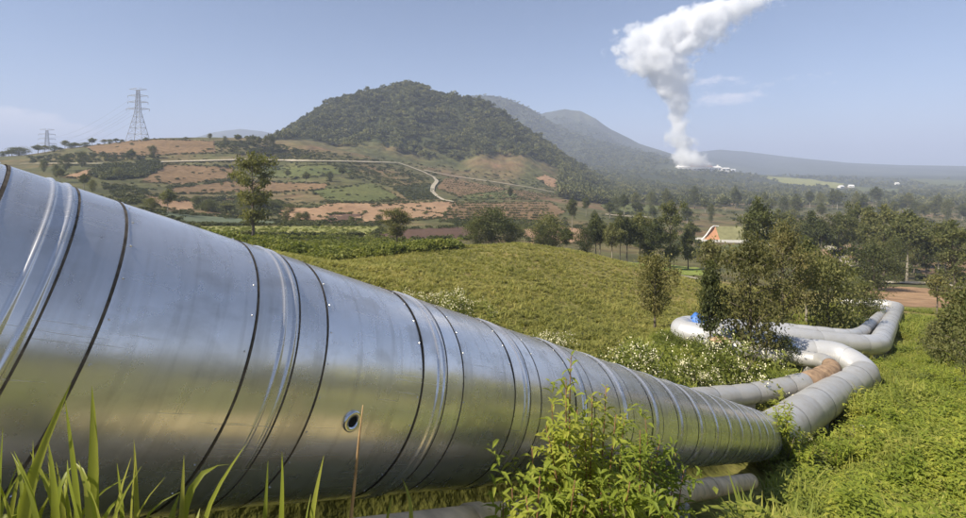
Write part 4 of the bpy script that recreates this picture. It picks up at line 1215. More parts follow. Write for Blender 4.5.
for k, (u, vb, vt, w) in enumerate(sorted(row)):
    tree_px(['bushy', 'bushy', 'euc'][k % 3], u, vb, vt, w, '%s from the left of the trees scattered among the hillside fields' % ordinal(k), 'trees scattered among the hillside fields', name='field_tree')
# trees up the slope behind the camera: they show in the pipe's polished flank
for k in range(16):
    a = math.radians(62 + k * 7.4); r = 26 + 5 * math.sin(k * 2.3)
    x, y = r * math.sin(a), r * math.cos(a)
    tree('gum_tree', 'bushy', (x, y, Hs(x, y)), 4.2 + 1.4 * math.sin(k * 1.7), 5.5, '%s tree of the row on the slope behind the camera, from the right' % ordinal(k), 'trees on the slope behind the camera')

# ------------------------------------------------------------------ scattered growth (uncountable)
def scatter(name, pts, scale, protos, label, cat, seed=0, tilt=0.12):
    """one object: points with instances of a few small plant meshes"""
    r = np.random.default_rng(seed)
    pts = np.asarray(pts, float); n = len(pts)
    me = bpy.data.meshes.new(name); me.from_pydata(pts.tolist(), [], [])
    sc_ = me.attributes.new('plant_scale', 'FLOAT_VECTOR', 'POINT')
    s = np.asarray(scale, float)
    if s.ndim == 1: s = np.stack([s, s, s], -1)
    sc_.data.foreach_set('vector', s.ravel())
    ro = me.attributes.new('plant_rotation', 'FLOAT_VECTOR', 'POINT')
    ro.data.foreach_set('vector', np.stack([r.normal(0, tilt, n), r.normal(0, tilt, n), r.uniform(0, 6.283, n)], -1).ravel())
    ix = me.attributes.new('plant_kind', 'INT', 'POINT')
    ix.data.foreach_set('value', r.integers(0, len(protos), n).astype(np.int32))
    o = obj(name, me)
    col = bpy.data.collections.new(name + '_kinds')
    for p_ in protos: col.objects.link(p_)
    ng = bpy.data.node_groups.new(name, 'GeometryNodeTree')
    ng.interface.new_socket('Geometry', in_out='INPUT', socket_type='NodeSocketGeometry')
    ng.interface.new_socket('Geometry', in_out='OUTPUT', socket_type='NodeSocketGeometry')
    N, L = ng.nodes, ng.links
    gi = N.new('NodeGroupInput'); go = N.new('NodeGroupOutput'); ip = N.new('GeometryNodeInstanceOnPoints')
    ci = N.new('GeometryNodeCollectionInfo'); ci.inputs['Collection'].default_value = col
    ci.inputs['Separate Children'].default_value = True; ci.inputs['Reset Children'].default_value = True
    def attr(nm, ty):
        a = N.new('GeometryNodeInputNamedAttribute'); a.data_type = ty; a.inputs[0].default_value = nm
        return a.outputs[0]
    L.new(gi.outputs[0], ip.inputs['Points']); L.new(ci.outputs[0], ip.inputs['Instance'])
    ip.inputs['Pick Instance'].default_value = True
    L.new(attr('plant_kind', 'INT'), ip.inputs['Instance Index'])
    L.new(attr('plant_scale', 'FLOAT_VECTOR'), ip.inputs['Scale'])
    er = N.new('FunctionNodeEulerToRotation')
    L.new(attr('plant_rotation', 'FLOAT_VECTOR'), er.inputs[0]); L.new(er.outputs[0], ip.inputs['Rotation'])
    L.new(ip.outputs[0], go.inputs[0])
    md = o.modifiers.new('growth', 'NODES'); md.node_group = ng
    tag(o, label, cat, kind='stuff')
    return o

def proto(name, V, Fs, mat):
    return bpy.data.objects.new(name, mesh_of(name, V, Fs, [M[mat]]))

def blob(seed, n_leaf, leaf, squash=0.8, lobes=6, mat='wood_leaf', name='crown_clump', stem=0.0):
    """uneven crown of leaf faces on a few lobes, unit radius"""
    r = np.random.default_rng(seed)
    lc = r.normal(size=(lobes, 3)) * 0.42; lc[:, 2] = np.abs(lc[:, 2]) * 0.9
    cs = []
    for c in lc:
        d = r.normal(size=(n_leaf // lobes, 3)); d /= np.linalg.norm(d, axis=1)[:, None]
        d[:, 2] = np.where(d[:, 2] < -0.3, -d[:, 2], d[:, 2])
        cs.append(c + d * (0.5 * r.uniform(0.75, 1.05, len(d)))[:, None])
    cen = np.concatenate(cs); cen[:, 2] = (cen[:, 2] + 0.35) * squash + stem
    V, Fs = leaf_quads(cen, leaf, r, aspect=0.85)
    return proto(name, V, Fs, mat)

def in_poly(u, v, poly):
    c = np.zeros(len(u), bool); n = len(poly)
    for i in range(n):
        x0, y0 = poly[i]; x1, y1 = poly[(i + 1) % n]
        t = ((y0 > v) != (y1 > v)) & (u < (x1 - x0) * (v - y0) / (y1 - y0 + 1e-12) + x0)
        c ^= t
    return c
def in_any_field(p):
    """pixel position of world points"""
    u = W0 / 2 + F * p[:, 0] / p[:, 1]; v = HORIZON - F * p[:, 2] / p[:, 1]
    return u, v

# the wooded hill
wood = [blob(100 + k, 150, 0.34) for k in range(6)]
n = 15000
th = rng.uniform(pol(np.array(248.), np.array(150.))[0], pol(np.array(660.), np.array(190.))[0], n)
rr = np.exp(rng.uniform(math.log(1060 * KY), math.log(1720 * KY), n))
ft = np.interp(th, mth, np.array([1080, 1120, 1160, 1200, 1250, 1350])) * KY
yy = rr * np.cos(th)
x_, y_ = rr * np.sin(th), yy
keep = (yy > ft + 50 * (vnoise(x_ / 25, y_ / 25, 31) - 0.5))
keep &= ~((vnoise(x_ / 18, y_ / 18, 41) > 0.80) & (yy < ft + 70))
x_, y_ = x_[keep], y_[keep]
# thin to a minimum spacing with a grid
key = np.floor(x_ / 6.2).astype(int) * 100000 + np.floor(y_ / 6.2).astype(int)
_, idx = np.unique(key, return_index=True)
x_, y_ = x_[idx], y_[idx]
s = rng.uniform(1.9, 5.2, len(x_)) * np.where(rng.uniform(size=len(x_)) < 0.15, 1.35, 1.0)
scatter('hill_forest', np.c_[x_, y_, H(x_, y_) + s * 0.25], np.stack([s, s, s * rng.uniform(0.9, 1.5, len(s))], -1), wood, 'dense dark green forest covering the conical hill', 'forest', 1)
print('forest', len(x_))
# valley woods and far slopes
n = 15000
u = rng.uniform(560, 1010, n); v = rng.uniform(150, 207, n)
p, ok = hits(u, v, 500, 3300 * KY * 1.4)
pale = np.zeros(n, bool)
for (nm, poly, mt) in fields: pale |= in_poly(u, v, poly)
ok &= ~pale & (vnoise(p[:, 0] / 90, p[:, 1] / 90, 51) + 0.35 * vnoise(p[:, 0] / 25, p[:, 1] / 25, 52) > 0.52)
ok &= ~((u > 655) & (u < 735) & (v < 171)) & ~((np.abs(u - 846) < 14) & (v > 184) & (v < 192))
p = p[ok]
s = rng.uniform(2.4, 4.6, len(p))
scatter('valley_forest', p + np.array([0, 0, 1]) * (s * 0.3)[:, None], np.stack([s, s, s * rng.uniform(1.0, 2.0, len(s))], -1), [blob(130 + k, 90, 0.4) for k in range(4)], 'hazy woods covering the valley and ridge below the power plant', 'forest', 2)
n = 5000
u = rng.uniform(430, 730, n); v = rng.uniform(95, 165, n)
p, ok = hits(u, v, 1500, 4400 * KY * 1.3); p = p[ok]
s = rng.uniform(5, 9, len(p))
scatter('ridge_forest', p + np.array([0, 0, 1]) * (s * 0.2)[:, None], np.stack([s, s, s * 0.9], -1), [blob(150 + k, 60, 0.5) for k in range(3)], 'faint blue woods on the ridges far behind the conical hill', 'forest', 3)

# shrubs among the hillside fields
bush = [blob(170 + k, 150, 0.34, mat='field_shrub') for k in range(4)]
BAND = 1.7
U = []; Vv = []; S = []
def band(poly, n, s0, s1):
    pu = np.array([q_[0] for q_ in poly]); pv_ = np.array([q_[1] for q_ in poly])
    n = int(n * BAND)
    a = rng.uniform(pu.min(), pu.max(), n); b = rng.uniform(pv_.min(), pv_.max(), n)
    k = in_poly(a, b, poly); U.append(a[k]); Vv.append(b[k]); S.append(rng.uniform(s0, s1, k.sum()))
def line(pix, n, s0, s1, jit=0.6):
    pix = np.array(pix, float); L_ = np.r_[0, np.cumsum(np.hypot(*np.diff(pix, axis=0).T))]
    s = rng.uniform(0, L_[-1], n)
    U.append(np.interp(s, L_, pix[:, 0]) + rng.normal(0, jit, n)); Vv.append(np.interp(s, L_, pix[:, 1]) + rng.normal(0, jit * 0.6, n)); S.append(rng.uniform(s0, s1, n))
band([(90, 176), (100, 166), (160, 160), (160, 170), (140, 178), (104, 180)], 420, 1.0, 2.4)
band([(200, 166), (250, 163), (300, 168), (262, 172)], 60, 0.8, 1.8)
band([(215, 142), (262, 142), (300, 150), (330, 158), (290, 160), (220, 153)], 260, 0.9, 2.2)
band([(270, 150), (330, 152), (400, 168), (480, 180), (470, 186), (400, 176), (330, 162), (270, 160)], 260, 0.8, 2.0)
band([(470, 176), (560, 188), (620, 199), (620, 206), (560, 197), (480, 183)], 200, 0.9, 2.2)
band([(262, 146), (330, 152), (400, 160), (480, 172), (570, 184), (600, 196), (520, 187), (440, 175), (380, 168), (330, 162), (262, 160)], 700, 0.7, 2.0)
band([(330, 165), (395, 168), (428, 178), (430, 186), (388, 186), (350, 178)], 320, 0.6, 1.5)
band([(195, 200), (250, 196), (285, 203), (280, 216), (240, 216), (196, 210)], 260, 0.8, 1.9)
band([(100, 183), (146, 190), (146, 206), (120, 204)], 110, 0.7, 1.6)
band([(30, 157), (110, 152), (160, 158), (100, 163), (30, 164)], 170, 0.8, 1.8)
band([(440, 222), (560, 222), (600, 228), (520, 229), (470, 229)], 150, 0.6, 1.4)
band([(600, 208), (700, 212), (700, 260), (600, 240)], 150, 0.7, 2.0)
band([(700, 205), (966, 212), (966, 250), (780, 245)], 420, 0.8, 2.2)
band([(780, 245), (966, 250), (966, 285), (800, 280)], 160, 0.5, 1.3)
band([(100, 140), (640, 180), (640, 235), (100, 215)], 420, 0.5, 1.5)
for (nm, poly, mt) in fields[:20]:
    L_ = sum(math.hypot(poly[i][0] - poly[i - 1][0], poly[i][1] - poly[i - 1][1]) for i in range(len(poly)))
    line(poly + [poly[0]], int(L_ * 0.6), 0.35, 1.15, 0.6)
for pix in ([(60, 165.6), (135, 165)], [(160, 164), (250, 161.5), (398, 165)], [(398, 165), (453, 178), (566, 197)]): line(pix, 70, 0.4, 1.1, 0.8)
line([(165, 188), (200, 185), (235, 180)], 70, 0.6, 1.3); line([(150, 195), (205, 203)], 40, 0.6, 1.4); line([(274, 205), (331, 202), (404, 202), (458, 200)], 90, 0.4, 0.9, 0.4)
line([(393, 204), (415, 210), (444, 214)], 40, 0.3, 0.7, 0.3)
U = np.concatenate(U); Vv = np.concatenate(Vv); S = np.concatenate(S)
p, ok = hits(U, Vv, 90, 1200 * KY * 1.4)
# keep roads clear
rd = np.zeros(len(U), bool)
for pix in ([(20, 164.8), (135, 164)], [(160, 162.8), (250, 160.3), (398, 163.5)], [(398, 163.5), (424, 173), (437, 182), (432, 192), (453, 202.5)], [(424, 171), (453, 177), (493, 182.5), (534, 189), (566, 195.5), (620, 201.5)]):
    pix = np.array(pix, float)
    for a, b in zip(pix[:-1], pix[1:]):
        d = b - a; t = np.clip(((U - a[0]) * d[0] + (Vv - a[1]) * d[1]) / (d @ d), 0, 1)
        rd |= np.hypot(U - a[0] - t * d[0], Vv - a[1] - t * d[1]) < 1.0
ok &= ~rd
p = p[ok]; S = S[ok] * 1.25
scatter('hillside_shrubs', p, np.stack([S, S, S * 0.9], -1), bush, 'dark shrubs and hedges dotted between the hillside fields', 'shrubs', 4)
# orchard rows
U = []; Vv = []
for k in range(8):
    a = np.linspace(0, 1, 40); U.append(445 + 108 * a - 8 + k * 1.6); Vv.append(203.4 + k * 2.4 + 1.0 * a)
for k in range(8):
    a = np.linspace(0, 1, 44); U.append(441 + 112 * a + 1.5 * k); Vv.append(179.5 + k * 2.2 + a * (17 - k * 1.6))
for k in range(9):
    a = np.linspace(0, 1, 26); U.append(392 + 44 * a + 0.6 * k); Vv.append(187 + k * 1.5 + 0 * a)
U = np.concatenate(U); Vv = np.concatenate(Vv)
U = U + rng.normal(0, 0.25, len(U)); Vv = Vv + rng.normal(0, 0.12, len(Vv))
inside = in_poly(U, Vv, fields[13][1]) | in_poly(U, Vv, fields[15][1]) | in_poly(U, Vv, fields[16][1])
p, ok = hits(U, Vv, 90, 700); ok &= inside & (rng.uniform(size=len(U)) < 0.85); p = p[ok]
S = rng.uniform(0.75, 1.2, len(p))
scatter('orchard_rows', p, np.stack([S, S, S * 1.1], -1), bush, 'rows of small dark orchard bushes on the brown hillside plots', 'orchard', 5)

# ------------------------------------------------------------------ hedge and crop rows behind the meadow
BAND = 1.1
hedge_leafs = [blob(190 + k, 160, 0.26, mat='hedge_leaf') for k in range(4)]
U = []; Vv = []; S = []
line([(330, 260.5), (380, 256), (420, 251), (456, 247.5)], 420, 0.45, 0.8, 1.0)
line([(200, 240), (260, 247), (330, 260)], 300, 0.5, 0.9, 1.5)
band([(205, 236), (300, 238), (455, 244), (455, 248), (390, 254), (330, 262), (270, 252)], 900, 0.35, 0.7)
band([(195, 228), (382, 227), (400, 238), (300, 240), (205, 238)], 420, 0.25, 0.5)
U = np.concatenate(U); Vv = np.concatenate(Vv); S = np.concatenate(S)
p, ok = hits(U, Vv, 40, 250); p = p[ok]; S = S[ok] * 1.45
scatter('hedge_and_crops', p, np.stack([S * 1.2, S * 1.2, S], -1), hedge_leafs, 'long leafy hedge and crop rows along the far side of the meadow', 'hedge', 6)

# ------------------------------------------------------------------ meadow and weeds
def tuft(seed, n, h, w, lean, mat, name='tuft'):
    """grass tuft of bent blades, unit height"""
    r = np.random.default_rng(seed); V = []; Fs = []
    for k in range(n):
        a = r.uniform(0, 6.283); d = np.array([math.cos(a), math.sin(a), 0]); sdir = np.array([-d[1], d[0], 0])
        b = np.array([r.normal(0, 0.18), r.normal(0, 0.18), 0]); hh = h * r.uniform(0.5, 1.1); ll = lean * r.uniform(0.3, 1.2)
        ww = w * r.uniform(0.7, 1.3)
        m = b + d * ll * 0.4 + np.array([0, 0, hh * 0.65]); e = b + d * ll + np.array([0, 0, hh])
        i = len(V); V += [b - sdir * ww, b + sdir * ww, m + sdir * ww * 0.8, m - sdir * ww * 0.8, e]
        Fs += [[i, i + 1, i + 2, i + 3], [i + 3, i + 2, i + 4]]
    return proto(name, V, Fs, mat)
def weed(seed, n_stem, per, leaf, mat, name='weed', spread=0.5):
    """leafy weed: stems with lance-shaped leaves, about unit height"""
    r = np.random.default_rng(seed); V = []; Fs = []
    for k in range(n_stem):
        a = r.uniform(0, 6.283); h = r.uniform(0.5, 1.05); ln = r.uniform(0.05, spread)
        for j in range(per):
            f = (j + 0.5) / per
            c = np.array([math.cos(a) * ln * f ** 1.3, math.sin(a) * ln * f ** 1.3, h * (0.2 + 0.8 * f)])
            az = j * 2.4 + k; el = r.uniform(-0.3, 0.6)
            d = np.array([math.cos(az) * math.cos(el), math.sin(az) * math.cos(el), math.sin(el)])
            sd = unit(np.cross(d, [0, 0, 1.0])); L_ = leaf * r.uniform(0.6, 1.25) * (1.15 - 0.5 * f)
            tip = c + d * L_ + np.array([0, 0, -0.25 * L_]); mid = c + d * L_ * 0.45 + np.array([0, 0, 0.04 * L_])
            i = len(V); V += [c, mid + sd * L_ * 0.2, tip, mid - sd * L_ * 0.2, mid - np.array([0, 0, 0.05 * L_])]
            Fs += [[i, i + 1, i + 4], [i + 1, i + 2, i + 4], [i + 2, i + 3, i + 4], [i + 3, i, i + 4]]
    return proto(name, V, Fs, mat)

def near_pipe(p, path, dist):
    d = np.full(len(p), 1e9)
    for q_ in path[::2]:
        d = np.minimum(d, np.hypot(p[:, 0] - q_[0], p[:, 1] - q_[1]))
    return d < dist
thin_line = np.array([full[0] + (full[1] - full[0]) * t + np.array([AH[1], -AH[0], 0]) * 0.25 for t in np.linspace(0.3, 1.03, 40)])
main_line = np.array([AX0 + AX * t for t in np.linspace(-4, T_END, 120)])

n = 60000
Yr = np.exp(rng.uniform(math.log(18 * KY), math.log(150 * KY), n)); ur = rng.uniform(-150, 800, n)
Yr = np.where(rng.uniform(size=n) < 0.4, rng.uniform(25 * KY, 140 * KY, n), Yr)
x_ = (ur - W0 / 2) / F * Yr; y_ = Yr
z_ = H(x_, y_)
vv_ = HORIZON - F * z_ / y_
edge = np.interp(ur, [600, 640, 700, 760, 830], [1e3, 60, 80, 95, 110]) * KY   # right of this the weeds begin
keep = (y_ > np.interp(ur, [560, 640, 700, 760, 820], [0, 40, 58, 66, 80]) * KY)
keep &= (x_ * AH[1] - y_ * AH[0] < _dp - 0.8) | (y_ > 22)
p = np.c_[x_, y_, z_][keep]
p = p[~near_pipe(p, main_line, 0.75) & ~near_pipe(p, pA, 0.7) & ~near_pipe(p, pB, 0.45)]
s = rng.uniform(0.12, 0.34, len(p)) * (0.7 + 0.6 * vnoise(p[:, 0] / 3, p[:, 1] / 3, 61))
scatter('meadow_grass', p, np.stack([s * 1.5, s * 1.5, s], -1), [tuft(k, 16, 1.0, 0.05, 0.7, 'meadow_leaf') for k in range(3)] + [weed(40 + k, 5, 5, 0.55, 'meadow_leaf', spread=0.8) for k in range(3)],
        'olive yellow meadow of low plants behind the big pipe', 'meadow', 7)
print('meadow', len(p))

n = 36000
Yr = rng.uniform(4.2, 64, n) ** 1.0; ur = rng.uniform(380, 1130, n)
x_ = (ur - W0 / 2) / F * Yr; y_ = Yr; z_ = H(x_, y_)
d_ = x_ * AH[1] - y_ * AH[0] - _dp
s_ = x_ * AH[0] + y_ * AH[1]
inner = (d_ > 1.0) | (s_ > S_END + 0.8)
lim = np.interp(ur, [560, 640, 700, 760, 820, 850], [0, 44, 60, 68, 85, 130]) * KY
keep = inner & (y_ < lim)
keep &= ~((y_ > 30) & (ur > 850) & (vnoise(x_ / 4, y_ / 4, 77) > 0.6))
p = np.c_[x_, y_, z_][keep]
p = p[~near_pipe(p, thin_line, 0.38) & ~near_pipe(p, main_line, 0.62) & ~near_pipe(p, pA, 0.62) & ~near_pipe(p, pB, 0.42)]
pn = vnoise(p[:, 0] / 2.2, p[:, 1] / 2.2, 62) * 0.6 + vnoise(p[:, 0] / 0.8, p[:, 1] / 0.8, 63) * 0.4
s = (0.24 + 0.72 * pn) * rng.uniform(0.7, 1.25, len(p))
# a low corridor along the right of the pipes
s *= np.where(vnoise(p[:, 0] / 5, p[:, 1] / 7, 66) > 0.55, 0.6, 1.0)
scatter('weeds', p, np.stack([s * 1.2, s * 1.2, s], -1), [weed(60 + k, 9, 9, 0.30, 'weed_leaf', spread=0.6) for k in range(4)] + [tuft(20 + k, 22, 1.1, 0.028, 0.6, 'weed_leaf') for k in range(2)],
        'bright yellow-green weeds covering the slope beside the pipes', 'weeds', 8)
print('weeds', len(p))
n = 900
Yr = rng.uniform(8, 60, n); ur = rng.uniform(700, 1120, n)
x_ = (ur - W0 / 2) / F * Yr; y_ = Yr; z_ = H(x_, y_)
keep = (vnoise(x_ / 3.5, y_ / 3.5, 91) > 0.55) & (y_ < np.interp(ur, [700, 760, 820, 850], [60, 68, 85, 130]) * KY) & ((x_ * AH[0] + y_ * AH[1] > S_END - 1) | (x_ * AH[1] - y_ * AH[0] - _dp > 2.5))
p = np.c_[x_, y_, z_][keep]
p = p[~near_pipe(p, thin_line, 0.9) & ~near_pipe(p, main_line, 1.0) & ~near_pipe(p, pA, 0.9) & ~near_pipe(p, pB, 0.7)]
s = rng.uniform(0.35, 0.95, len(p))
scatter('weed_clumps', p, np.stack([s * 1.1, s * 1.1, s * 0.9], -1), [weed(85 + k, 16, 11, 0.22, 'hedge_leaf', spread=0.75) for k in range(4)], 'darker leafy clumps standing out of the weeds on the right slope', 'weeds', 9)
n = 2600
Yr = rng.uniform(7.0, 26, n); ur = rng.uniform(640, 1120, n)
x_ = (ur - W0 / 2) / F * Yr; y_ = Yr; z_ = H(x_, y_)
keep = (vnoise(x_ / 2.4, y_ / 2.4, 95) > 0.42) & ((x_ * AH[0] + y_ * AH[1] > S_END - 1) | (x_ * AH[1] - y_ * AH[0] - _dp > 2.0)) & (y_ < np.interp(ur, [640, 760, 800], [12, 16, 30]))
p = np.c_[x_, y_, z_][keep]
p = p[~near_pipe(p, thin_line, 0.9) & ~near_pipe(p, main_line, 0.8) & ~near_pipe(p, pA, 0.8) & ~near_pipe(p, pB, 0.6)]
s = rng.uniform(0.38, 0.85, len(p))
scatter('leafy_undergrowth', p, np.stack([s, s, s * rng.uniform(0.8, 1.2, len(p))], -1), [weed(185 + k, 12, 12, 0.27, 'shrub_leaf', spread=0.6) for k in range(5)], 'lush bright undergrowth between the pipes and the right edge', 'undergrowth', 19)

# ------------------------------------------------------------------ flowering bushes
def flower_bush(u, vb, wpx, hpx, label, flowers=1.0, rmin=8, Y=None):
    p = hit(u, vb, rmin) if Y is None else P(u, vb, Y)
    if Y is not None: p.z = Hs(p.x, p.y)
    s = p.y / F; w = wpx * s / 2; h = hpx * s * 1.35
    r = np.random.default_rng(int(u * 7 + vb))
    root = empty('flowering_bush', p); tag(root, label, 'bush', 'bushes with white flowers')
    lobes = [(r.normal(0, 0.42, 2), r.uniform(0.35, 0.62), r.uniform(0.55, 1.0)) for _ in range(9)]
    cs = []; tops = []
    for c, q_, hh in lobes:
        d = r.normal(size=(260, 3)); d /= np.linalg.norm(d, axis=1)[:, None]; d[:, 2] = np.abs(d[:, 2])
        k = r.uniform(0.72, 1.04, 260)[:, None]
        pts = np.c_[c[0] + d[:, 0] * q_ * k[:, 0], c[1] + d[:, 1] * q_ * k[:, 0], hh * d[:, 2] * k[:, 0]]
        cs.append(pts); tops.append(pts[(k[:, 0] > 0.95) & (d[:, 2] > 0.25)])
    cen = np.concatenate(cs) * np.array([w, w, h])
    V, Fs = leaf_quads(cen, max(0.06, 0.05 * h * 1.6), r, aspect=0.5)
    o = obj('foliage', mesh_of('foliage', V, Fs, [M['hedge_leaf']]), root); o['kind'] = 'stuff'
    tp = np.concatenate(tops) * np.array([w, w, h])
    tp = tp[r.uniform(size=len(tp)) < 0.32 * flowers]
    tp = np.repeat(tp, 9, 0) + r.normal(0, 0.03 + 0.03 * w, (len(tp) * 9, 3)) + np.array([0, 0, 0.02])
    V, Fs = leaf_quads(tp, 0.038 + 0.008 * w, r, aspect=0.9)
    o = obj('flowers', mesh_of('flowers', V, Fs, [M['flower']]), root); o['kind'] = 'stuff'
    mb = MB()
    for k in range(5):
        a = r.uniform(0, 6.28)
        mb = MB(); mb.tube([(0, 0, -0.1), (math.cos(a) * w * 0.2, math.sin(a) * w * 0.2, h * 0.4), (math.cos(a) * w * 0.45, math.sin(a) * w * 0.45, h * 0.75)], [0.02, 0.015, 0.006], 5)
        mb.build('stem', M['bark'], root)
flower_bush(645, 392, 80, 44, 'white-flowered bush just behind the big pipe left of the larger one', 0.8)
flower_bush(738, 392, 96, 46, 'largest white-flowered bush between the big pipe and the pipe loop', 1.0)
flower_bush(694, 396, 50, 28, 'low white-flowered bush between the two larger flowering ones', 0.7)
flower_bush(688, 350, 46, 15, 'low leafy growth hiding the foot of the far left pipe elbow', 0.03)
flower_bush(672, 346, 30, 12, 'leafy growth left of the far left pipe elbow', 0.0)
flower_bush(722, 352, 40, 11, 'low leafy growth at the foot of the slender tree', 0.05)
flower_bush(783, 452, 44, 46, 'rounded leafy bush filling the gap between the big pipe and the loop', 0.05, Y=21.8)
flower_bush(812, 452, 46, 30, 'leafy bush at the near foot of the pipe loop', 0.10, Y=23.0)
flower_bush(858, 448, 40, 18, 'low leafy bush in front of the leaning stake', 0.05)
flower_bush(458, 325, 62, 28, 'white-flowered bush peeking over the big pipe near the middle', 1.2)
flower_bush(428, 318, 30, 20, 'small white-flowered bush left of the one peeking over the pipe', 0.9)
flower_bush(552, 352, 44, 18, 'small white-flowered bush showing over the pipe right of centre', 0.8)
flower_bush(845, 334, 44, 22, 'pale green bush with few flowers behind the pipe loop', 0.45)
flower_bush(932, 413, 9, 7, 'tiny tuft of white flowers in the weeds at right', 1.3)
flower_bush(770, 428, 30, 14, 'low leafy bush covering the lower end of the big pipe', 0.06)

# ------------------------------------------------------------------ leafy shrub in front of the pipe
def lance_leaves(specs):
    """specs: (base, direction, side, length, width) -> folded lance-shaped leaves"""
    V = []; Fs = []
    for b, d, sd, L_, w in specs:
        dn = np.array([0, 0, -1.0])
        m1 = b + d * L_ * 0.35 + np.array([0, 0, 0.03]) * L_; m2 = b + d * L_ * 0.7 + dn * L_ * 0.08; t = b + d * L_ + dn * L_ * 0.28
        i = len(V); fold = np.cross(sd, d) * w * 0.35
        V += [b, m1 + sd * w + fold, m1, m1 - sd * w + fold, m2 + sd * w * 0.7 + fold * 0.7, m2, m2 - sd * w * 0.7 + fold * 0.7, t]
        Fs += [[i, i + 1, i + 2], [i, i + 2, i + 3], [i + 1, i + 4, i + 5, i + 2], [i + 2, i + 5, i + 6, i + 3], [i + 4, i + 7, i + 5], [i + 5, i + 7, i + 6]]
    return V, Fs

def shrub(u_base, tops, label, seed, fy, leaf=0.115, dens=1.0, Y=None):
    r = np.random.default_rng(seed)
    pp_ = pipe_point(u_base, 440)
    Yr = Y if Y else (pp_[1] if pp_ is not None else 9.0) * fy
    bx = (u_base - W0 / 2) / F * Yr; b0 = np.array([bx, Yr, Hs(bx, Yr)])
    root = empty('leafy_shrub', b0.tolist()); tag(root, label, 'shrub', 'yellow-green shrubs in front of the big pipe')
    specs = []
    for (u, v) in tops:
        Yt = Yr * r.uniform(0.93, 1.07)
        t = ray(u, v) * Yt
        o0 = b0 + np.array([(t[0] - b0[0]) * 0.55 + r.normal(0, 0.05), r.normal(0, 0.08), 0]); o0[2] = Hs(o0[0], o0[1]) - 0.03
        mid = o0 * 0.5 + t * 0.5 + r.normal(0, 0.04, 3)
        ts = np.linspace(0, 1, 9)[:, None]
        path = o0 * (1 - ts) ** 2 + 2 * mid * ts * (1 - ts) + t * ts ** 2
        MB().tube(path - b0, np.linspace(0.009, 0.003, 9), 6).build('stem', M['red_stem'], root, True)
        Ls = np.linalg.norm(t - o0)
        axes = [(path, 1.0)]
        for q_ in range(int(9 * dens)):                     # side shoots
            f = r.uniform(0.2, 0.95); a = r.uniform(0, 6.28)
            p0 = np.array([np.interp(f, ts[:, 0], path[:, k]) for k in range(3)])
            ln = r.uniform(0.12, 0.30) * (1.15 - 0.6 * f)
            p1 = p0 + np.array([math.cos(a) * ln, math.sin(a) * ln, ln * r.uniform(0.5, 1.3)])
            axes.append((np.array([p0, (p0 + p1) / 2 + np.array([0, 0, -0.01]), p1]), 0.8))
        for pth, sc_ in axes:
            n = int(np.linalg.norm(pth[-1] - pth[0]) / 0.024 * dens) + 5
            fs = np.linspace(0.12 if sc_ == 1 else 0.2, 1.0, n)
            kk = np.linspace(0, 1, len(pth))
            for j, f in enumerate(fs):
                c = np.array([np.interp(f, kk, pth[:, k]) for k in range(3)])
                az = j * 2.4 + r.uniform(-.4, .4); el = r.uniform(-0.25, 0.75) + (0.5 if f > 0.93 else 0)
                d = np.array([math.cos(az) * math.cos(el), math.sin(az) * math.cos(el), math.sin(el)])
                sd = unit(np.cross(d, [0, 0, 1.0]) + r.normal(0, 0.2, 3)); 
                L_ = leaf * r.uniform(0.6, 1.25) * sc_ * (0.55 if f > 0.96 else 1.0)
                specs.append((c - b0, d, sd, L_, L_ * r.uniform(0.10, 0.155)))
    V, Fs = lance_leaves(specs)
    o = obj('foliage', mesh_of('foliage', V, Fs, [M['shrub_leaf']]), root); o['kind'] = 'stuff'
    return root
shrub(575, [(571, 356), (566, 378), (552, 404), (546, 426), (592, 396), (606, 386), (577, 410), (532, 448), (585, 440), (560, 455), (600, 450), (616, 414)], 'tallest yellow-green shrub in front of the pipe, with a thin upright top', 1, 0.80, dens=0.8)
shrub(640, [(626, 412), (645, 416), (660, 440), (676, 452), (634, 445), (652, 462), (684, 470), (620, 462), (662, 478), (640, 430)], 'bushy yellow-green shrub right of the tallest one, against the pipe', 2, 0.80, dens=0.85)
shrub(600, [(575, 480), (600, 474), (630, 482), (655, 490), (610, 495), (560, 492), (668, 504), (585, 505)], 'low leafy shrub at the foot of the taller shrubs', 3, 0.68)
shrub(515, [(512, 488), (526, 496), (503, 500), (540, 476)], 'small sprig of leaves at the bottom beside the dark shadow', 4, 0.74, dens=0.7)
shrub(778, [(760, 440), (775, 446), (790, 436), (772, 458), (800, 450)], 'leafy shrub at the end of the thin tan pipe', 6, 1.02, leaf=0.13, dens=0.8)

shrub(785, [(766, 412), (775, 402), (784, 399), (792, 404), (779, 408), (770, 420), (787, 415), (800, 426), (778, 432), (790, 440), (770, 446), (808, 440), (800, 450), (815, 448), (784, 426)], 'leafy shrub hiding the gap between the big pipe and the loop', 7, 1.0, leaf=0.17, dens=0.9, Y=12.6)
shrub(830, [(812, 446), (826, 440), (840, 434), (850, 442), (832, 456), (818, 462), (845, 458)], 'low leafy shrub under the near end of the pipe loop', 8, 1.0, leaf=0.16, dens=0.8, Y=13.2)

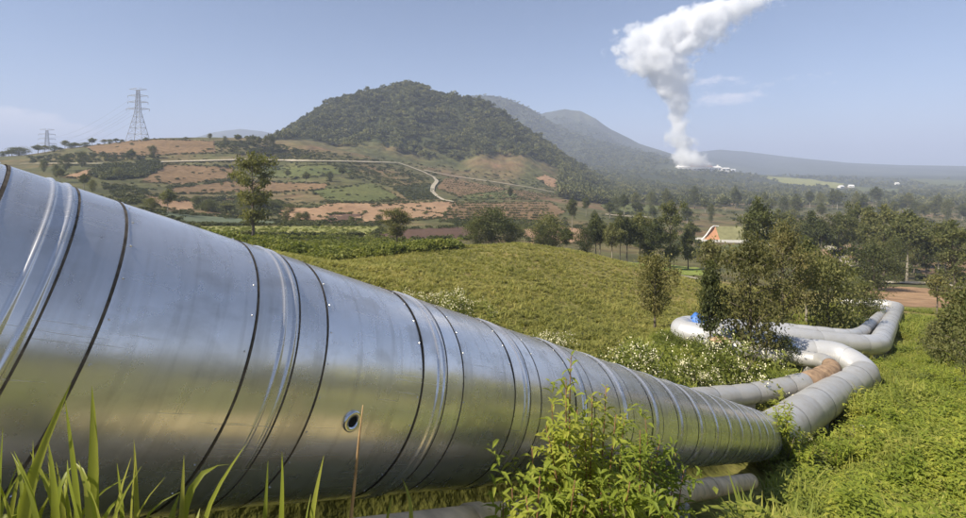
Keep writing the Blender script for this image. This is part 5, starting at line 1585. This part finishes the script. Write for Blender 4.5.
# ------------------------------------------------------------------ tall grass at lower left
def blade(parent, base, pix, wpx, Yr, mat, r, name='blade'):
    """one broad grass blade rising from the ground through the given sight points"""
    pts = [ray(u, v) * (Yr * (1 + 0.02 * k)) for k, (u, v) in enumerate(pix)]
    g = pts[0].copy(); g[2] = Hs(g[0], g[1]) - 0.04; g[0] += r.normal(0, 0.02)
    ctrl = np.array([g, g * 0.45 + pts[0] * 0.55] + pts)
    L_ = np.r_[0, np.cumsum(np.linalg.norm(np.diff(ctrl, axis=0), axis=1))]
    s = np.linspace(0, L_[-1], 18)
    path = np.stack([np.interp(s, L_, ctrl[:, k]) for k in range(3)], -1)
    for _ in range(3): path[1:-1] = path[1:-1] * 0.5 + (path[:-2] + path[2:]) * 0.25
    f = np.linspace(0, 1, 18)
    hw = 1.75 * wpx / F * Yr / 2 * np.minimum(1, 0.55 + f * 1.2) * (1 - f ** 3.2) ** 0.8 + 0.0004
    t = np.gradient(path, axis=0); t /= np.linalg.norm(t, axis=1)[:, None]
    a0 = r.uniform(-0.45, 0.45)
    side = np.stack([np.full(18, math.cos(a0)), np.full(18, math.sin(a0)), np.zeros(18)], -1)
    side -= t * (side * t).sum(1)[:, None]; side /= np.linalg.norm(side, axis=1)[:, None]
    nn = np.cross(side, t); nn *= np.sign(-nn[:, 1:2] + 1e-9)
    V = np.concatenate([path - side * hw[:, None], path - nn * hw[:, None] * 0.35, path + side * hw[:, None]]) - base
    Fs = []
    for i in range(17):
        Fs += [[i, i + 1, 18 + i + 1, 18 + i], [18 + i, 18 + i + 1, 36 + i + 1, 36 + i]]
    return obj(name, mesh_of(name, V, Fs, [M[mat]], True), parent)

clumps = [
    ('clump of tall broad grass at the lower left corner against the pipe', [
        ([(20, 518), (34, 462), (52, 424), (71, 383)], 9), ([(91, 518), (95, 450), (92, 386)], 10), ([(80, 518), (72, 450), (65, 399)], 7), ([(-2, 518), (0, 470), (3, 426)], 6),
        ([(40, 518), (31, 480), (14, 451)], 6), ([(-6, 500), (14, 507), (38, 520)], 7), ([(60, 518), (50, 480), (30, 452)], 6), ([(56, 518), (55, 470), (48, 440)], 8), ([(32, 518), (34, 470), (33, 440)], 7),
        ([(12, 518), (20, 480), (44, 462), (58, 470)], 7), ([(66, 518), (62, 490), (56, 462)], 5), ([(100, 518), (88, 480), (78, 460)], 5), ([(70, 518), (80, 495), (110, 482), (129, 476)], 3.5), ([(6, 518), (16, 490), (22, 462)], 6), ([(48, 518), (62, 495), (54, 478), (44, 470)], 6), ([(-8, 518), (6, 480), (22, 470)], 5)]),
    ('few thin upright grass blades left of the bent leaf', [
        ([(124, 518), (121, 490), (117, 463)], 6), ([(137, 518), (136, 480), (134, 440)], 5), ([(130, 518), (132, 490), (136, 452)], 4), ([(128, 518), (145, 495), (165, 477)], 2.5), ([(140, 505), (160, 498), (180, 492)], 3.0)]),
    ('grass with one bent-over leaf in front of the pipe', [
        ([(180, 518), (190, 476), (203, 458), (222, 460), (233, 464)], 7), ([(200, 514), (222, 478), (246, 444)], 5), ([(181, 518), (183, 485), (184, 455)], 5), ([(168, 518), (172, 500), (180, 492)], 9), ([(193, 518), (197, 512), (200, 508)], 8)]),
    ('pair of upright grass blades left of the dry brown stalk', [
        ([(264, 518), (267, 490), (268, 460)], 4), ([(281, 518), (283, 490), (282, 452)], 6), ([(310, 518), (316, 490), (324, 455)], 6), ([(304, 518), (308, 505), (311, 494)], 3)]),
    ('small dry-tipped grass blades right of the brown stalk', [
        ([(386, 518), (389, 505), (393, 494)], 3.5), ([(411, 518), (413, 500), (409, 488), (402, 478)], 4.0)]),
]
for k, (lab, bl) in enumerate(clumps):
    r = np.random.default_rng(300 + k)
    u0 = np.mean([b_[0][0][0] for b_ in bl])
    ppp = pipe_point(max(5, u0), 470)
    Yr = float(ppp[1]) * 0.80
    bx = (u0 - W0 / 2) / F * Yr
    base = np.array([bx, Yr, Hs(bx, Yr)])
    root = empty('grass_clump', base.tolist()); tag(root, lab, 'grass', 'grass clumps in front of the pipe')
    if k == 0:
        for q_ in range(20):
            ub = r.uniform(-10, 115); ut = ub + r.normal(0, 22); vt = r.uniform(448, 492)
            bl = bl + [([(ub, 520), ((ub + ut) / 2 - r.normal(0, 6), (520 + vt) / 2 - 6), (ut, vt)] + ([(ut + r.choice([-1, 1]) * r.uniform(8, 18), vt + r.uniform(2, 12))] if q_ % 3 == 0 else []), r.uniform(4, 8))]
    for pix, w in bl:
        blade(root, base, pix, w, Yr * r.uniform(0.93, 1.04), 'blade', r)
ppp = pipe_point(352, 470); Yr = float(ppp[1]) * 0.85
pts = [ray(u, v) * Yr for u, v in [(351, 518), (355, 480), (359, 440), (363, 405)]]
g = pts[0].copy(); g[2] = Hs(g[0], g[1]) - 0.03
path = np.array([g] + pts)
o = MB().tube(path - g, [0.008, 0.0075, 0.0065, 0.005, 0.002], 7).build('dry_stalk', M['dry_stem'], None, True, g.tolist())
tag(o, 'single dry brown stalk standing in front of the pipe below the drain port', 'stalk')

# ------------------------------------------------------------------ steam plume
YP = 2960 * KY
pxm = YP / F
def ico():
    bm = bmesh.new(); bmesh.ops.create_icosphere(bm, subdivisions=2, radius=1.0)
    V = np.array([v.co[:] for v in bm.verts]); Fs = [[v.index for v in f.verts] for f in bm.faces]; bm.free()
    return V, Fs
IV, IF = ico()
sil = [(163.5, 676, 708), (158, 672, 706), (153, 670, 702), (146, 669, 698), (139, 668, 694), (132, 668, 690), (125, 668, 687), (118, 668, 688), (111, 667, 689), (104, 664, 690), (97, 660, 690), (90, 656, 689), (83, 650, 688), (76, 640, 687), (69, 631, 687), (62, 625, 688), (56, 622, 690), (49, 622, 702), (42, 625, 712), (35, 630, 722), (28, 637, 729), (21, 654, 736), (14, 672, 748), (7, 694, 768), (1, 728, 768), (-5, 740, 762)]
# the cloud's body: rings round its outline; inside, the steam thins out from a bent core with ragged noise
sil = [(169, 677, 709)] + sil + [(-14, 746, 760)]
vs = np.array([q_[0] for q_ in sil], float); ua = np.array([q_[1] for q_ in sil], float); ub = np.array([q_[2] for q_ in sil], float)
cu, hu = (ua + ub) / 2, (ub - ua) / 2
zw = -(vs - HORIZON) / F * YP; xw = (cu - W0 / 2) / F * YP; hwid = hu * pxm * np.interp(vs, [60, 110, 150], [1.2, 1.05, 1.0])
hdep = np.minimum(hwid, 24 * pxm)
nR = 28; ang = np.arange(nR) / nR * 2 * math.pi
V = np.concatenate([np.stack([xw[i] + 1.3 * hwid[i] * np.cos(ang), YP + 1.3 * hdep[i] * np.sin(ang), np.full(nR, zw[i])], -1) for i in range(len(sil))])
Fs = [[i * nR + j, i * nR + (j + 1) % nR, (i + 1) * nR + (j + 1) % nR, (i + 1) * nR + j] for i in range(len(sil) - 1) for j in range(nR)]
Fs += [list(range(nR))[::-1], list(range((len(sil) - 1) * nR, len(sil) * nR))]
m, nt, N, L = new_mat('steam')
def mth_(op, a, b=None, c=None, clamp=False):
    n_ = N.new('ShaderNodeMath'); n_.operation = op; n_.use_clamp = clamp
    for i, x in enumerate((a, b, c)):
        if x is None: continue
        if isinstance(x, (int, float)): n_.inputs[i].default_value = float(x)
        else: L.new(x, n_.inputs[i])
    return n_.outputs[0]
out = N.new('ShaderNodeOutputMaterial'); vo = N.new('ShaderNodeVolumePrincipled')
g_ = N.new('ShaderNodeNewGeometry')
# billows: shift the sample point with a broad noise first
n0 = N.new('ShaderNodeTexNoise'); n0.inputs['Scale'].default_value = 0.016; n0.inputs['Detail'].default_value = 2
L.new(g_.outputs['Position'], n0.inputs['Vector'])
sh = N.new('ShaderNodeVectorMath'); sh.operation = 'SUBTRACT'; sh.inputs[1].default_value = (0.5, 0.5, 0.5); L.new(n0.outputs['Color'], sh.inputs[0])
sk = N.new('ShaderNodeVectorMath'); sk.operation = 'SCALE'; sk.inputs['Scale'].default_value = 60; L.new(sh.outputs[0], sk.inputs[0])
sa = N.new('ShaderNodeVectorMath'); sa.operation = 'ADD'; L.new(g_.outputs['Position'], sa.inputs[0]); L.new(sk.outputs[0], sa.inputs[1])
sx = N.new('ShaderNodeSeparateXYZ'); L.new(sa.outputs[0], sx.inputs[0])
z0_, z1_ = float(zw.min()), float(zw.max()); x0_, x1_ = float((xw - hwid).min()), float((xw + hwid).max())
zn = mth_('DIVIDE', mth_('SUBTRACT', sx.outputs[2], z0_), z1_ - z0_, clamp=True)
rp = ramp(N, [((zw[i] - z0_) / (z1_ - z0_), ((xw[i] - x0_) / (x1_ - x0_), hwid[i] / 200.0, hdep[i] / 200.0)) for i in range(len(sil))])
L.new(zn, rp.inputs[0])
sp_ = N.new('ShaderNodeSeparateColor'); L.new(rp.outputs[0], sp_.inputs[0])
cxn = mth_('MULTIPLY_ADD', sp_.outputs[0], x1_ - x0_, x0_)
dx = mth_('DIVIDE', mth_('SUBTRACT', sx.outputs[0], cxn), mth_('MULTIPLY', sp_.outputs[1], 200.0))
dy = mth_('DIVIDE', mth_('SUBTRACT', sx.outputs[1], YP), mth_('MULTIPLY', sp_.outputs[2], 200.0))
dd = mth_('SQRT', mth_('ADD', mth_('MULTIPLY', dx, dx), mth_('MULTIPLY', dy, dy)))
no = N.new('ShaderNodeTexNoise'); no.inputs['Scale'].default_value = 0.024; no.inputs['Detail'].default_value = 7; no.inputs['Roughness'].default_value = 0.62
L.new(g_.outputs['Position'], no.inputs['Vector'])
den = mth_('ADD', mth_('SUBTRACT', 0.92, dd), mth_('MULTIPLY_ADD', no.outputs['Fac'], 2.6, -1.3))
den = mth_('MULTIPLY', den, 1.7, clamp=True)
L.new(mth_('MULTIPLY', den, 0.075), vo.inputs['Density'])
vo.inputs['Color'].default_value = (0.999, 0.998, 0.996, 1); vo.inputs['Anisotropy'].default_value = 0.1
L.new(vo.outputs[0], out.inputs['Volume'])
m.cycles.volume_step_rate = 0.25
M['steam'] = m
o = obj('steam_plume', mesh_of('steam_plume', V, Fs, [m]))
tag(o, 'tall billowing white steam plume rising from the power plant into the sky', 'steam')

# ------------------------------------------------------------------ haze over the whole land
zlo = float(Z.min()) - 3; zhi = 186 / F * YP + 30; hw = 18500
hz = MB().box((0, 0, (zlo + zhi) / 2), (2 * hw, 2 * hw, zhi - zlo)).build('haze', None)
m, nt, N, L = new_mat('haze')
out = N.new('ShaderNodeOutputMaterial'); vo = N.new('ShaderNodeVolumePrincipled')
vo.inputs['Density'].default_value = HAZE_DENSITY
vo.inputs['Color'].default_value = (0.64, 0.71, 0.91, 1); vo.inputs['Anisotropy'].default_value = 0.0
L.new(vo.outputs[0], out.inputs['Volume'])
hz.data.materials.append(m)
tag(hz, 'thin grey-blue haze lying over the valley and hills', 'haze', kind='stuff')
